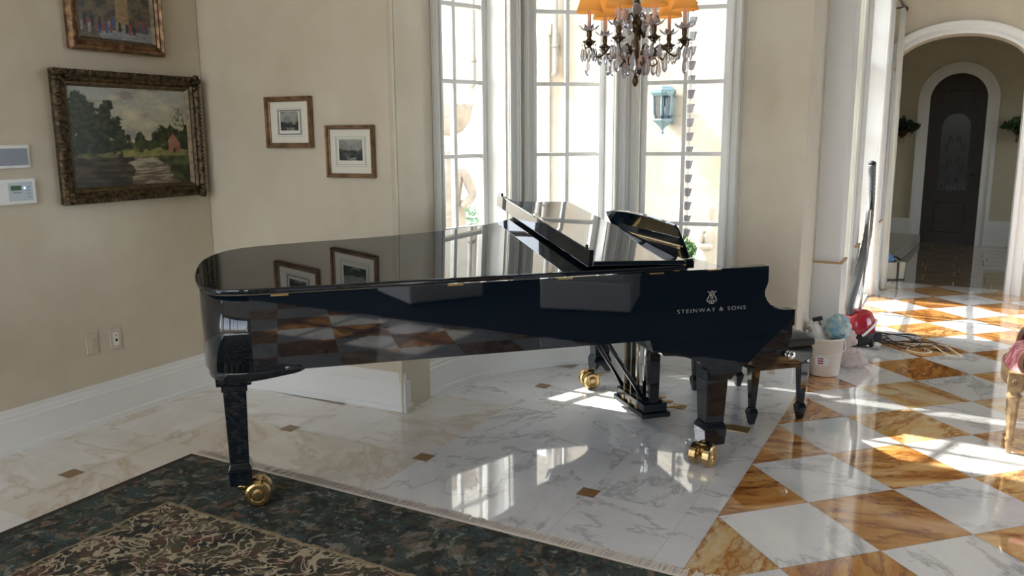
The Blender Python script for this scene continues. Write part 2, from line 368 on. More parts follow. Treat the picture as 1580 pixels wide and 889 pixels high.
# ------------------------------------------------------------------ floor
BX = -0.810
def floor():
    bm = bmesh.new(); uvl = bm.loops.layers.uv.new('UVMap')
    def face(P, mi, z=0.0):
        vs_ = [bm.verts.new((x, y, z)) for x, y in P]; f = bm.faces.new(vs_); f.material_index = mi
        if f.normal.z < 0: f.normal_flip()
        a = random.random() * 2 * pi; ox, oy = random.uniform(-40, 40), random.uniform(-40, 40)
        for lp in f.loops:
            x, y = lp.vert.co.x, lp.vert.co.y; lp[uvl].uv = (ox + x * cos(a) - y * sin(a), oy + x * sin(a) + y * cos(a))
        return f
    # checker: 45-degree squares, one corner on the border at (BX, 3.966)
    s = 0.4555; e1 = Vector((cos(R(45)), -sin(R(45)))) * s; e2 = Vector((cos(R(45)), sin(R(45)))) * s
    O = Vector((BX, 3.966)); g = 0.0011
    def clip(P, lim, axis, keep_gt):
        out = []
        for i in range(len(P)):
            a, b = P[i], P[(i + 1) % len(P)]
            ia = (a[axis] > lim) == keep_gt; ib = (b[axis] > lim) == keep_gt
            if ia: out.append(a)
            if ia != ib:
                t = (lim - a[axis]) / (b[axis] - a[axis]); out.append(a + (b - a) * t)
        return out
    for i in range(-22, 26):
        for j in range(-22, 26):
            c = O + e1 * (i + 0.5) + e2 * (j + 0.5)
            if not (BX - 0.4 < c.x < 5.6 and -4.2 < c.y < 10.3): continue
            P = [O + e1 * i + e2 * j, O + e1 * (i + 1) + e2 * j, O + e1 * (i + 1) + e2 * (j + 1), O + e1 * i + e2 * (j + 1)]
            P = [c + (p - c) * (1 - g / s * 2) for p in P]
            P = clip(P, BX + 0.001, 0, True)
            if P: P = clip(P, 9.86, 1, False)
            if P: P = clip(P, -4.0, 1, True)
            if len(P) < 3: continue
            face(P, 0 if (i + j) % 2 == 0 else random.choice([1, 1, 2, 2, 3]))
    # white slabs
    xs = [-1.398 - 0.4575 * k for k in range(0, 8)]; ys = [3.282 + 0.4575 * k for k in range(-17, 7)]
    def slab(x0, x1, y0, y1):
        cx, cy = (x0 + x1) / 2, (y0 + y1) / 2
        if y1 > 3.9 and (cx - BC[0]) ** 2 + (cy - BC[1]) ** 2 > 1.62 ** 2 and cy > 3.9: return
        face([Vector(p) for p in ((x0 + .0007, y0 + .0007), (x1 - .0007, y0 + .0007), (x1 - .0007, y1 - .0007), (x0 + .0007, y1 - .0007))], 4 if cx < -2.3 and cy < 4.0 and random.random() < 0.85 else 0)
    for y0, y1 in zip(ys[:-1], ys[1:]):
        slab(-0.938, BX, y0, y1); slab(xs[0], -0.938, y0, y1)
        for a, b in zip(xs[1:], xs[:-1]): slab(a, b, y0, y1)
    for (x, y) in [(-1.398, 3.282), (-2.313, 3.282), (-3.228, 3.282), (-1.398, 4.654), (-2.313, 4.654), (-3.734, 2.303), (-1.398, 1.91)]:
        q = 0.044
        face([Vector(p) for p in ((x - q, y - q), (x + q, y - q), (x + q, y + q), (x - q, y + q))], 5, 0.0006)
    me = bpy.data.meshes.new('floor'); bm.to_mesh(me); bm.free()
    for k in ('marble_w', 'marble_g', 'marble_g2', 'marble_g3', 'marble_s', 'inlay'): me.materials.append(M[k])
    o = bpy.data.objects.new('floor', me); COL.objects.link(o); st(o)
    m = MB(); m.box((-4.5, -4.2, -0.10), (5.8, 5.45, -0.0012)); m.box((-0.9, 5.45, -0.10), (5.8, 9.86, -0.0012)); m.build('floor_base', M['grout'], o)
floor()
# hall floor beyond the arch: staggered travertine with pale joints
def hall_floor():
    bm = bmesh.new(); uvl = bm.loops.layers.uv.new('UVMap')
    y = 9.862; row = 0
    while y < 13.7:
        h = 0.42 if row % 2 else 0.30; x = -1.6 - (0.31 if row % 2 else 0); k = 0
        while x < 3.2:
            w_ = 0.62 if (k + row) % 3 else 0.36
            f = bm.faces.new([bm.verts.new(p) for p in ((x + .006, y + .006, 0), (x + w_ - .006, y + .006, 0), (x + w_ - .006, y + h - .006, 0), (x + .006, y + h - .006, 0))])
            ox, oy = random.uniform(-30, 30), random.uniform(-30, 30)
            for lp in f.loops: lp[uvl].uv = (lp.vert.co.x + ox, lp.vert.co.y + oy)
            x += w_; k += 1
        y += h; row += 1
    me = bpy.data.meshes.new('floor_hall'); bm.to_mesh(me); bm.free(); me.materials.append(M['travertine'])
    o = st(bpy.data.objects.new('floor_hall', me)); COL.objects.link(o)
    MB().box((-1.7, 9.862, -0.1), (3.4, 13.95, -0.0012)).build('floor_base', mat('pale_joint', (0.42, 0.34, 0.22), 0.4), o)
hall_floor()
tag(MB().box((-1.125, 4.385, 0), (-0.925, 4.485, 0.004)).build('floor_outlet', M['brass_dull'], bev=0.0015), 'rectangular bronze floor outlet plate set in the white marble beside the piano leg', 'floor outlet')

# ------------------------------------------------------------------ walls
XL = -4.262
m = MB(); m.box((XL - 0.2, -4.2, 0), (XL, -3.7, 4.25)).box((XL - 0.2, -3.7, 0), (XL, -1.0, 0.5)).box((XL - 0.2, -3.7, 3.9), (XL, -1.0, 4.25)).box((XL - 0.2, -2.42, 0.5), (XL, -2.28, 3.9)).box((XL - 0.2, -1.0, 0), (XL, 3.74, 4.25)).box((XL - 0.2, -4.2, 5.25), (XL, 3.74, CEIL)).box((XL - 0.2, -4.2, 4.25), (XL, -0.15, 5.25)).box((XL - 0.2, 1.45, 4.25), (XL, 3.74, 5.25)).box((XL - 0.2, 0.56, 4.25), (XL, 0.72, 5.25))  # openings here are added out of view to let in daylight and sun
st(m.build('wall_left', M['plaster']))
m = MB(); m.box((XL - .12, -.15, 4.72), (XL - .07, .56, 4.76)).box((XL - .12, .72, 4.72), (XL - .07, 1.45, 4.76)).box((XL - .12, .18, 4.25), (XL - .07, .22, 5.25)).box((XL - .12, 1.06, 4.25), (XL - .07, 1.10, 5.25)); st(m.build('window_6', M['trim']))  # high window added out of view to throw sun on the reflected floor
C1 = Vector((XL, 3.745)); C2 = Vector((-2.818, 3.822))
st(MB().prism([C1 - Vector((.2, 0)), C1, C2, C2 + Vector((-.01, .28)), C1 + Vector((-.2, .28))], 0, CEIL).build('wall_picture', M['plaster']))
def baseboard(name, P, closed=False):           # P: floor line of the board's face; body to the left of travel
    m = MB(); prof = [(0, 0), (0, 0.030), (0.004, 0.034), (0.004, 0.175), (0.010, 0.182), (0.010, 0.20), (0.016, 0.21), (0.017, 0.235), (0.03, 0.24), (0.03, 0)]
    P = [Vector((p[0], p[1])) for p in P]; rings = []
    for i, p in enumerate(P):
        a = (P[i] - P[i - 1]).normalized() if i > 0 else (P[1] - P[0]).normalized()
        b = (P[i + 1] - P[i]).normalized() if i < len(P) - 1 else a
        nrm = Vector((-(a + b).y, (a + b).x)).normalized(); nrm /= max(0.3, nrm.dot(Vector((-b.y, b.x))))
        rings.append([m.v((p.x + nrm.x * d, p.y + nrm.y * d, z)) for d, z in prof])
    for r0, r1 in zip(rings[:-1], rings[1:]):
        for k in range(len(prof)): m.f([r0[k], r0[(k + 1) % len(prof)], r1[(k + 1) % len(prof)], r1[k]])
    m.f(rings[0]); m.f(rings[-1][::-1])
    return st(m.build(name, M['trim']))
baseboard('baseboard_left', [(-4.242, -4.0), (-4.242, 3.722)])
baseboard('baseboard_picture', [(-4.25, 3.720), (-2.806, 3.800)])
baseboard('baseboard_bay', [pol(az, 1.41) for az in [-103.8 + k * (126.6) / 60 for k in range(61)]])

# bay wall (a drum) with three deep window openings
W_AZ = [(-82.65, -60.1), (-51.8, -29.3), (-23.0, 1.4)]; RI = 1.428; HEAD = 3.95; SILL = 0.60; DEP = 0.23
def arc(a0, a1, r, n=None):
    n = n or max(2, int(abs(a1 - a0) / 2)); return [pol(a0 + (a1 - a0) * i / n, r) for i in range(n + 1)]
def ring(m, a0, a1, r0, r1, z0, z1):
    m.prism(arc(a0, a1, r0) + [(-1.01, 5.80)] + arc(8, -92, r1) + [(-3.1, 3.95)], z0, z1)
m = MB(); ring(m, -104.2, 22.8, RI, RI + 0.33, 0, SILL); m.build('wall_bay_lower', M['plaster2'])['kind'] = 'structure'
m = MB(); ring(m, -104.2, 22.8, RI, RI + 0.33, HEAD, CEIL); m.build('wall_bay_upper', M['plaster2'])['kind'] = 'structure'
m = MB()
edges = [-104.2] + [a for p in W_AZ for a in p] + [22.8]
for k in range(4):
    a0, a1 = edges[2 * k], edges[2 * k + 1]
    inner = arc(a0, a1, RI)
    def outp(az, wi):
        c = sum(W_AZ[wi]) / 2; p = pol(az, RI); return (p[0] + 0.31 * sin(R(c)), p[1] + 0.31 * cos(R(c)))
    o0 = outp(a0, k - 1) if k > 0 else (-3.1, 3.95)
    o1 = outp(a1, k) if k < 3 else (-1.01, 5.80)
    m.prism(inner + [o1, o0], SILL, HEAD)
st(m.build('wall_bay', M['plaster2']))
def bay_window(i):
    a0, a1 = W_AZ[i]; c = (a0 + a1) / 2; half = RI * sin(R((a1 - a0) / 2)); d0 = RI * cos(R((a1 - a0) / 2))
    root = st(empty('window_%d' % (i + 1), (*BC, 0), None, None, rz=-R(c)))
    # local frame: y outward, x along the window
    yf = d0 + (DEP if i < 2 else 0.12)
    m = MB()   # jamb liner
    for sx in (-1, 1): m.box((sx * half - 0.006, d0 + 0.02, SILL), (sx * half + 0.006, d0 + 0.30, HEAD))
    m.box((-half, d0 - 0.0, SILL - 0.02), (half, d0 + 0.33, SILL + 0.02)); m.box((-half, d0 + 0.02, HEAD - 0.01), (half, d0 + 0.30, HEAD + 0.01))
    m.build('jamb', M['trim'], root)
    m = MB()
    hw = half - 0.006; fr = 0.042
    for sx in (-1, 1): m.box((min(sx * hw, sx * (hw - fr)), yf - 0.03, SILL + 0.02), (max(sx * hw, sx * (hw - fr)), yf + 0.03, HEAD - 0.01))
    m.box((-hw + fr, yf - 0.03, SILL + 0.02), (hw - fr, yf + 0.03, SILL + 0.09)); m.box((-hw + fr, yf - 0.03, HEAD - 0.06), (hw - fr, yf + 0.03, HEAD - 0.01))
    m.build('sash', M['trim'], root, bev=0.004)
    m = MB(); z = 1.487 - 0.483
    m.box((-0.013, yf - 0.02, SILL + 0.09), (0.013, yf + 0.02, HEAD - 0.06))
    while z < HEAD - 0.1: m.box((-hw + fr, yf - 0.018, z - 0.013), (hw - fr, yf + 0.018, z + 0.013)); z += 0.483
    m.build('muntins', M['trim'], root)
    MB().box((-hw + fr, yf - 0.003, SILL + 0.09), (hw - fr, yf + 0.003, HEAD - 0.06)).build('pane', M['glass'], root)
    # moulded casing on the curved wall face, either side
    m = MB()
    for e, sgn in ((a0, -1), (a1, 1)):
        for (w0, w1, th) in ((0, 0.088, 0.014), (0.004, 0.022, 0.024), (0.058, 0.082, 0.034), (0.068, 0.076, 0.042)):
            b0 = e + sgn * math.degrees(w0 / RI) - c; b1 = e + sgn * math.degrees(w1 / RI) - c
            A = [(RI * sin(R(b0 + (b1 - b0) * k / 2)), RI * cos(R(b0 + (b1 - b0) * k / 2))) for k in range(3)]
            B = [((RI - th) * sin(R(b0 + (b1 - b0) * k / 2)), (RI - th) * cos(R(b0 + (b1 - b0) * k / 2))) for k in (2, 1, 0)]
            m.prism(A + B, 0.36, HEAD + 0.09)
    A = arc(a0 - 3, a1 + 3, RI, 8); B = arc(a1 + 3, a0 - 3, RI - 0.02, 8)
    inv = root.matrix_basis.inverted()
    q = [(cos(R(c)) * (x - BC[0]) - sin(R(c)) * (y - BC[1]), sin(R(c)) * (x - BC[0]) + cos(R(c)) * (y - BC[1])) for x, y in A + B]
    m.prism(q, HEAD, HEAD + 0.09)
    m.build('casing', M['casing'], root, bev=0.003)
for i in range(3): bay_window(i)

# right-hand window wall (runs from the bay to the arch)
def wall_box(m, x0, x1, y0, y1, z0, z1): m.box((x0, y0, z0), (x1, y1, z1))
RW0, RW1 = -1.05, -0.748
Y_OPEN = [(6.40, 6.84), (7.27, 8.87)]
m = MB(); ys = [6.06] + [v for p in Y_OPEN for v in p] + [9.58]
for k in range(0, 6, 2): wall_box(m, RW0, RW1, ys[k], ys[k + 1], 0, CEIL)
for a, b in Y_OPEN: wall_box(m, RW0, RW1, a, b, 3.1, CEIL); wall_box(m, RW0, RW1, a, b, -0.05, 0.02)
st(m.build('wall_windows', M['trim']))
st(MB().prism([pol(22.8, RI), (-0.872, 5.462), (-0.872, 6.02), (-1.05, 6.02), (-1.05, 5.5)], 0, CEIL).build('trim_1', M['plaster2']))
def french(idx, a, b, rows=5, mull=True):
    root = st(empty('window_%d' % idx, (RW1, (a + b) / 2, 0), None, None)); h = (b - a) / 2; x = -0.22
    m = MB(); fr = 0.05
    segs = [(-h, -0.04 + 0.01), (0.03, h)] if mull else [(-h, h)]
    for s0, s1 in segs:
        m.box((x - .03, s0, 0.02), (x + .03, s0 + fr, 3.1)); m.box((x - .03, s1 - fr, 0.02), (x + .03, s1, 3.1))
        m.box((x - .03, s0 + fr, 0.02), (x + .03, s1 - fr, 0.16)); m.box((x - .03, s0 + fr, 3.05), (x + .03, s1 - fr, 3.1))
        m.box((x - .035, s0 + fr, 2.21), (x + .035, s1 - fr, 2.29))
    m.build('sash', M['trim'], root, bev=0.004)
    m = MB(); ms = MB()
    for s0, s1 in segs:
        z = 0.16 + 0.46
        while z < 3.0:
            if abs(z - 2.25) > 0.15: m.box((x - .016, s0 + fr, z - 0.013), (x + .016, s1 - fr, z + 0.013))
            z += 0.483
        ms.box((x - .003, s0 + fr, 0.16), (x + .003, s1 - fr, 3.05))
    m.build('muntins', M['trim'], root); ms.build('pane', M['glass'], root)
    m = MB()
    for s in (-1, 1):
        for w0, w1, th in ((0, .11, .02), (.008, .03, .03), (.08, .10, .04)):
            m.box((0, min(s * (h + w0), s * (h + w1)), 0), (th, max(s * (h + w0), s * (h + w1)), 3.2))
    m.build('casing', M['trim'], root, bev=0.003)
french(4, *Y_OPEN[0], mull=False); french(5, *Y_OPEN[1])
# pilasters with gilt-edged pedestals
def pilaster(y0, y1, x1=-0.70, name='trim_2', xl=-0.85):
    m = MB(); m.box((xl, y0, 0), (x1, y1, CEIL)); o = st(m.build(name, M['trim'], bev=0.006))
    m = MB(); m.box((xl - .012, y0 - .018, 0), (x1 + .018, y1 + .018, 0.735)); m.box((xl - .02, y0 - .028, 0), (x1 + .028, y1 + .028, 0.16)); m.build('plinth', M['trim'], o, bev=0.004)
    MB().box((xl - .014, y0 - .021, 0.735), (x1 + .021, y1 + .021, 0.747)).build('gold_band', M['gold_line'], o)
pilaster(6.00, 6.24, -0.70, 'trim_2', -0.87); pilaster(6.95, 7.12, -0.705, 'trim_3'); pilaster(9.02, 9.22, -0.71, 'trim_4')

# arch wall
AC, AHW, ASP, ARI = -0.128, 0.605, 2.26, 0.325
def arch_pts(hw, sp, rise, n=28, c=AC): return [(c - hw * cos(pi * i / n), sp + rise * sin(pi * i / n)) for i in range(n + 1)]
def arch_wall(name, y0, y1, x0, x1, c, hw, sp, rise, top, mt):
    m = MB(); A = arch_pts(hw, sp, rise, 28, c)
    m.box((x0, y0, 0), (c - hw, y1, top)); m.box((c + hw, y0, 0), (x1, y1, top))
    for (xa, za), (xb, zb) in zip(A[:-1], A[1:]):
        V = [m.v(p) for p in ((xa, y0, za), (xb, y0, zb), (xb, y0, top), (xa, y0, top), (xa, y1, za), (xb, y1, zb), (xb, y1, top), (xa, y1, top))]
        for q in ((0, 1, 2, 3), (7, 6, 5, 4), (0, 4, 5, 1), (2, 6, 7, 3), (1, 5, 6, 2), (3, 7, 4, 0)): m.f([V[i] for i in q])
    return st(m.build(name, mt))
def arch_casing(name, y, hw, sp, rise, c, profs, mt, parent=None, z0=0.0):
    m = MB()
    for (w0, w1, th) in profs:
        I = [(c - hw - w0, z0)] + arch_pts(hw + w0, sp, rise + w0, 28, c) + [(c + hw + w0, z0)]
        Oo = [(c - hw - w1, z0)] + arch_pts(hw + w1, sp, rise + w1, 28, c) + [(c + hw + w1, z0)]
        for k in range(len(I) - 1):
            V = [m.v(p) for p in ((I[k][0], y - th, I[k][1]), (I[k + 1][0], y - th, I[k + 1][1]), (Oo[k + 1][0], y - th, Oo[k + 1][1]), (Oo[k][0], y - th, Oo[k][1]),
                                  (I[k][0], y, I[k][1]), (I[k + 1][0], y, I[k + 1][1]), (Oo[k + 1][0], y, Oo[k + 1][1]), (Oo[k][0], y, Oo[k][1]))]
            for q in ((0, 1, 2, 3), (0, 4, 5, 1), (1, 5, 6, 2), (2, 6, 7, 3), (3, 7, 4, 0)): m.f([V[i] for i in q])
    return m.build(name, mt, parent)
arch_wall('wall_arch', 9.58, 9.86, -1.05, 5.6, AC, AHW, ASP, ARI, CEIL, M['plaster'])
st(arch_casing('trim_5', 9.582, AHW, ASP, ARI, AC, ((0, .125, .02), (.0, .03, .032), (.085, .12, .045)), M['trim']))
m = MB()
for s in (-1, 1): m.box((AC + s * AHW - (0.004 if s < 0 else 0.012), 9.565, 0), (AC + s * AHW + (0.004 if s > 0 else 0.012), 9.875, ASP))
st(m.build('trim_6', M['trim']))
# hall
st(MB().box((-1.75, 9.86, 0), (-1.6, 13.9, 3.3)).build('wall_hall_left', M['hall']))
DC, DHW, DSP, DRI = -0.144, 0.366, 2.09, 0.366
arch_wall('wall_hall_far', 13.72, 13.95, -1.75, 3.4, DC, DHW, DSP, DRI, 3.3, M['hall'])
st(MB().box((-1.75, 9.86, 3.3), (3.4, 13.95, 3.4)).build('ceiling_hall', M['ceiling']))
st(arch_casing('trim_7', 13.722, DHW, DSP, DRI, DC, ((0, .15, .03), (.10, .15, .05)), M['trim']))
st(MB().box((-1.6, 13.685, 0), (DC - DHW - .15, 13.72, 0.36)).box((DC + DHW + .15, 13.685, 0), (3.4, 13.72, 0.36)).build('baseboard_hall', M['trim']))
door = st(empty('door_1', (DC, 13.80, 0), None, None))
m = MB(); P = [(-DHW, 0)] + [(x - DC, z) for x, z in arch_pts(DHW, DSP, DRI, 28, DC)] + [(DHW, 0)]
m.extr(P, lambda a, b, t: (a, t, b), (0.0, 0.06)); m.build('leaf_panel', M['door_wood'], door)
Pg = lambda hw, z0, sp, r: [(-hw, z0)] + [(x - DC, z) for x, z in arch_pts(hw, sp, r, 20, DC)] + [(hw, z0)]
MB().extr(Pg(0.225, 0.74, 1.72, 0.23), lambda a, b, t: (a, t, b), (-0.03, 0.0)).build('glass_surround', M['door_wood'], door)
MB().extr(Pg(0.185, 0.79, 1.70, 0.19), lambda a, b, t: (a, t, b), (-0.034, -0.029)).build('glazing', M['door_glass'], door)
m = MB()
for s in (-1, 1):
    for k in range(3):
        pts = [(s * (0.03 + 0.10 * t), -0.038, 0.86 + 0.30 * k + 0.11 * sin(t * 2 * pi)) for t in [q / 10 for q in range(11)]]; m.tube(pts, 0.005, 5)
m.build('iron_scroll', M['leaf_dark'], door)
MB().box((-0.20, -0.012, 0.16), (0.20, 0.0, 0.6)).box((-0.2, -0.012, 2.02), (0.2, 0, 2.22)).build('raised_panel', M['door_wood'], door, bev=0.006)
MB().tube([(0.30, -0.0, 1.02), (0.30, -0.05, 1.02), (0.24, -0.05, 1.02)], 0.009, 6).build('handle', M['bronze'], door)
# curved stone step along the left of the hall
pts = catmull([(-1.62, 9.95), (-0.86, 9.98), (-0.74, 10.35), (-0.66, 11.2), (-0.56, 12.4), (-0.53, 13.35), (-0.58, 13.62), (-1.62, 13.64)], 5)
MB().prism([(p.x, p.y) for p in pts], 0.0, 0.13).build('trim_8', mat('pale_limestone', (0.60, 0.56, 0.47), 0.3), bev=0.02, seg=3)['kind'] = 'structure'

# unseen right side of the hall; its opening is added for daylight
m = MB(); m.box((3.4, 9.86, 0), (3.55, 11.2, 3.3)); m.box((3.4, 12.6, 0), (3.55, 13.95, 3.3)); m.box((3.4, 11.2, 0), (3.55, 12.6, 0.9)); m.box((3.4, 11.2, 2.3), (3.55, 12.6, 3.3)); st(m.build('wall_hall_right', M['hall']))
# ceiling, and the far sides of the room behind the camera, with tall openings added to let in daylight
st(MB().box((-4.46, -4.2, CEIL), (5.8, 3.95, CEIL + .1)).box((-1.05, 3.95, CEIL), (5.8, 9.86, CEIL + .1)).prism([(-1.05, 3.95), (-1.05, 5.8)] + arc(8, -92, RI + .33) + [(-3.1, 3.95)], CEIL, CEIL + .1).build('ceiling', M['ceiling']))
def open_wall(name, horiz, const, th, a0, a1, opens, z0, z1, mt):
    m = MB(); ks = [a0] + [v for p in opens for v in p] + [a1]
    def bx(a, b, za, zb):
        if horiz: m.box((a, min(const, const + th), za), (b, max(const, const + th), zb))
        else: m.box((min(const, const + th), a, za), (max(const, const + th), b, zb))
    for k in range(0, len(ks), 2): bx(ks[k], ks[k + 1], 0, CEIL)
    for a, b in opens: bx(a, b, 0, z0); bx(a, b, z1, CEIL)
    o = st(m.build(name, mt))
    m = MB()
    for a, b in opens:
        n = 3
        for k in range(n + 1):
            c = a + (b - a) * k / n
            if horiz: m.box((c - .025, const + th * .4, z0), (c + .025, const + th * .6, z1))
            else: m.box((const + th * .4, c - .025, z0), (const + th * .6, c + .025, z1))
        z = z0
        while z < z1 + .01:
            if horiz: m.box((a, const + th * .42, z - .02), (b, const + th * .58, z + .02))
            else: m.box((const + th * .42, a, z - .02), (const + th * .58, b, z + .02))
            z += 0.55
    m.build('window_bars', M['trim'], o)
open_wall('wall_rear', True, -4.0, -0.2, -4.5, 5.8, [(-4.0, -1.6), (-1.3, 1.3)], 0.3, 4.6, M['plaster'])
open_wall('wall_right', False, 5.6, 0.2, -4.2, 9.9, [(5.6, 9.2)], 0.3, 4.4, mat('dark_panelling', (0.045, 0.052, 0.06), 0.6))  # unseen wall coloured dark so the piano side reflects dark

# ------------------------------------------------------------------ grand piano
# local frame: x towards the keyboard, y across from the straight side, z up
PO = Vector((1.243, 3.922)); _a = R(28.63)
PX, PY = PO.x * cos(_a) - PO.y * sin(_a), PO.x * sin(_a) + PO.y * cos(_a)
piano = empty('grand_piano', (PX, PY, 0), 'polished black concert grand piano on brass casters in the window bay, front lid folded back', 'grand piano', rz=R(16 + 28.63))
BL = M['black']
def outline(off=0.0, x0=0.0):
    tail = catmull([(-2.40, 0.0), (-2.50, 0.018), (-2.57, 0.085), (-2.605, 0.22), (-2.61, 0.40), (-2.59, 0.55), (-2.52, 0.68), (-2.40, 0.755), (-2.145, 0.81), (-1.90, 0.845),
                    (-1.68, 0.885), (-1.39, 0.965), (-1.12, 1.085), (-0.93, 1.24), (-0.78, 1.40), (-0.62, 1.515), (-0.45, 1.555), (-0.30, 1.56)], 5)
    tl = [(p.x, p.y) for p in tail if p.x < x0 - 0.01]; P = [(x0, 0.0)] + tl + [(x0, 1.56 if x0 > -0.35 else 1.556)]
    if off:
        Q = []
        for i, p in enumerate(P):
            if i in (0, len(P) - 1): Q.append((p[0], p[1] + (-off if i else off))); continue
            a = Vector(P[i]) - Vector(P[i - 1]); b = Vector(P[i + 1]) - Vector(P[i]); t = (a.normalized() + b.normalized()).normalized()
            Q.append((p[0] + t.y * off, p[1] - t.x * off))
        P = Q
    return P
def chk_sign():
    # outward offset must enlarge the tail: pick the sign that does
    a = min(p[0] for p in outline(0.01)); return 1 if a < -2.61 else -1
_s = chk_sign()
RT, RB = 0.992, 0.668
# rim: outer wall 5 cm thick
outer = outline(0.0, -0.50); inner = outline(-0.055 * _s, -0.50)
m = MB(); V = [[m.v((p[0], p[1], z)) for p in q] for q in (outer, inner) for z in (RB, RT)]
oB, oT, iB, iT = V; n_ = len(oB)
for i in range(n_ - 1):
    m.f([oB[i], oB[i + 1], oT[i + 1], oT[i]], abs(outer[i][1] - outer[i + 1][1]) > 1e-4); m.f([iB[i + 1], iB[i], iT[i], iT[i + 1]], True)
    m.f([oT[i], oT[i + 1], iT[i + 1], iT[i]]); m.f([oB[i + 1], oB[i], iB[i], iB[i + 1]])
for i in (0, n_ - 1): m.f([oB[i], oT[i], iT[i], iB[i]])
m.build('rim', BL, piano)
MB().prism(inner, RB + 0.02, RB + 0.06).build('soundboard', M['walnut'], piano)
MB().prism([p for p in outline(-0.06 * _s, -0.42)], RT - 0.13, RT - 0.11).build('iron_plate', M['iron_gold'], piano)
MB().box((-0.40, 0.06, RT - 0.13), (-0.10, 1.50, RT - 0.06)).build('pin_block', BL, piano)
# cheeks (side profile), extruded 6 cm
prof = [(-0.50, RT), (0.0, RT), (0.001, 0.915), (-0.006, 0.895), (-0.016, 0.870), (-0.015, 0.85), (-0.003, 0.825), (0.018, 0.800), (0.045, 0.783), (0.075, 0.773), (0.110, 0.768), (0.159, 0.767),
        (0.161, 0.688), (0.150, 0.684), (0.150, 0.628), (0.142, 0.622), (0.128, 0.564), (0.061, 0.554), (-0.034, 0.535), (-0.085, 0.515), (-0.125, 0.495), (-0.16, 0.470), (-0.176, 0.440),
        (-0.288, 0.440), (-0.296, 0.475), (-0.315, 0.505), (-0.345, 0.532), (-0.386, 0.554), (-0.43, 0.571), (-0.48, 0.581), (-0.55, 0.588), (-0.562, 0.604), (-0.60, 0.607), (-0.62, RB), (-0.50, RB)]
for y0, y1 in ((0.0, 0.06), (1.50, 1.56)):
    MB().extr(prof, lambda a, b, t: (a, t, b), (y0, y1)).build('cheek', BL, piano)
m = MB(); m.box((-0.60, 0.055, 0.606), (0.145, 1.505, 0.672)); m.box((-0.02, 0.055, 0.672), (0.128, 1.505, 0.69)); m.build('key_bed', BL, piano, bev=0.003)
MB().box((0.125, 0.06, 0.672), (0.150, 1.50, 0.74)).build('key_slip', BL, piano, bev=0.004)
for y0, y1 in ((0.06, 0.165), (1.395, 1.50)): MB().box((-0.02, y0, 0.69), (0.125, y1, 0.765)).build('key_block', BL, piano, bev=0.006)
m = MB()
for k in range(52):
    y = 0.167 + k * 0.02362; m.box((-0.02, y, 0.70), (0.115, y + 0.0228, 0.745))
m.build('white_keys', M['white_key'], piano)
m = MB()
for k in range(51):
    if k % 7 in (1, 4): continue
    y = 0.167 + (k + 1) * 0.02362; m.box((-0.02, y - 0.005, 0.745), (0.065, y + 0.005, 0.757))
m.build('black_keys', M['dark'], piano)
MB().box((-0.045, 0.06, 0.72), (-0.02, 1.50, 0.93)).build('fallboard', BL, piano, bev=0.006)
# soft edge line low along the straight side
MB().box((-0.60, -0.004, 0.640), (0.14, 0.0, 0.646)).build('moulding', BL, piano)
# lid: hinged on the straight side, raised a little
PHI = R(5.5); HX = -0.455
lidroot_rot = Matrix.Translation((0, 0.0, RT + 0.006)) @ Matrix.Rotation(PHI, 4, 'X')
lo = [p for p in outline(0.014 * _s, HX)]
m = MB(); m.T = lidroot_rot; m.prism(lo, 0.0, 0.023)
lid = m.build('lid', BL, piano, bev=0.007, seg=3, angle=40)
# front flap folded back on to the lid, its lip now standing up
m = MB(); FT = lidroot_rot @ Matrix.Translation((HX, 0, 0.026)) @ Matrix.Rotation(R(2.0), 4, 'Y')
m.T = FT
m.box((-0.465, -0.014, 0.0), (0.0, 1.592, 0.022)); flap = m.build('lid_flap', BL, piano, bev=0.005)
m = MB(); m.T = FT; m.box((-0.488, -0.014, -0.004), (-0.462, 1.572, 0.075)); m.build('lid_lip', BL, flap, bev=0.004)
for y in (0.05, 1.50):
    m = MB(); m.T = FT; m.lathe([(0.006, 0.075), (0.0075, 0.078), (0.0075, 0.084), (0.004, 0.087), (0.0, 0.0875)], (-0.475, y, 0), 10); m.build('rubber_button', M['rubber'], flap)
m = MB(); m.T = lidroot_rot; m.tube([(HX, -0.01, 0.025), (HX, 1.56, 0.025)], 0.004, 8); m.build('piano_hinge', M['brass_dull'], lid)
# the near edge strip below the flap
for x in (-0.30, -0.60, -1.05, -1.55, -2.28):
    MB().box((x - 0.035, -0.017, RT - 0.006), (x + 0.035, -0.0005, RT + 0.001)).build('lid_hinge', M['brass'], piano)
# short stick holding the far side of the lid
MB().tube([(-0.62, 1.49, RT - 0.10), (-0.62, 1.49, RT + 0.128)], 0.007, 8).build('lid_prop', BL, piano)
# music desk
m = MB(); m.box((-0.40, 0.10, RT - 0.055), (-0.10, 1.46, RT - 0.035)); m.build('desk_shelf', BL, piano, bev=0.003)
dt = Matrix.Translation((-0.25, 0.0, RT - 0.030)) @ Matrix.Rotation(R(-25), 4, 'Y') @ Matrix.Diagonal((1, 1, 1.15, 1))
m = MB(); m.T = dt
dp = [(0.33, 0.0), (1.16, 0.0), (1.185, 0.03), (1.20, 0.10), (1.215, 0.17), (1.21, 0.195), (1.10, 0.21), (0.85, 0.222), (0.62, 0.222), (0.40, 0.210), (0.315, 0.200), (0.30, 0.185), (0.295, 0.10), (0.305, 0.03)]
m.extr(dp, lambda a, b, t: (t, a, b), (-0.008, 0.008)); desk = m.build('music_desk', BL, piano, bev=0.003)
m = MB(); m.T = dt; m.box((-0.014, 0.33, 0.085), (-0.008, 1.08, 0.098)); m.build('desk_rail', M['brass_dull'], desk)
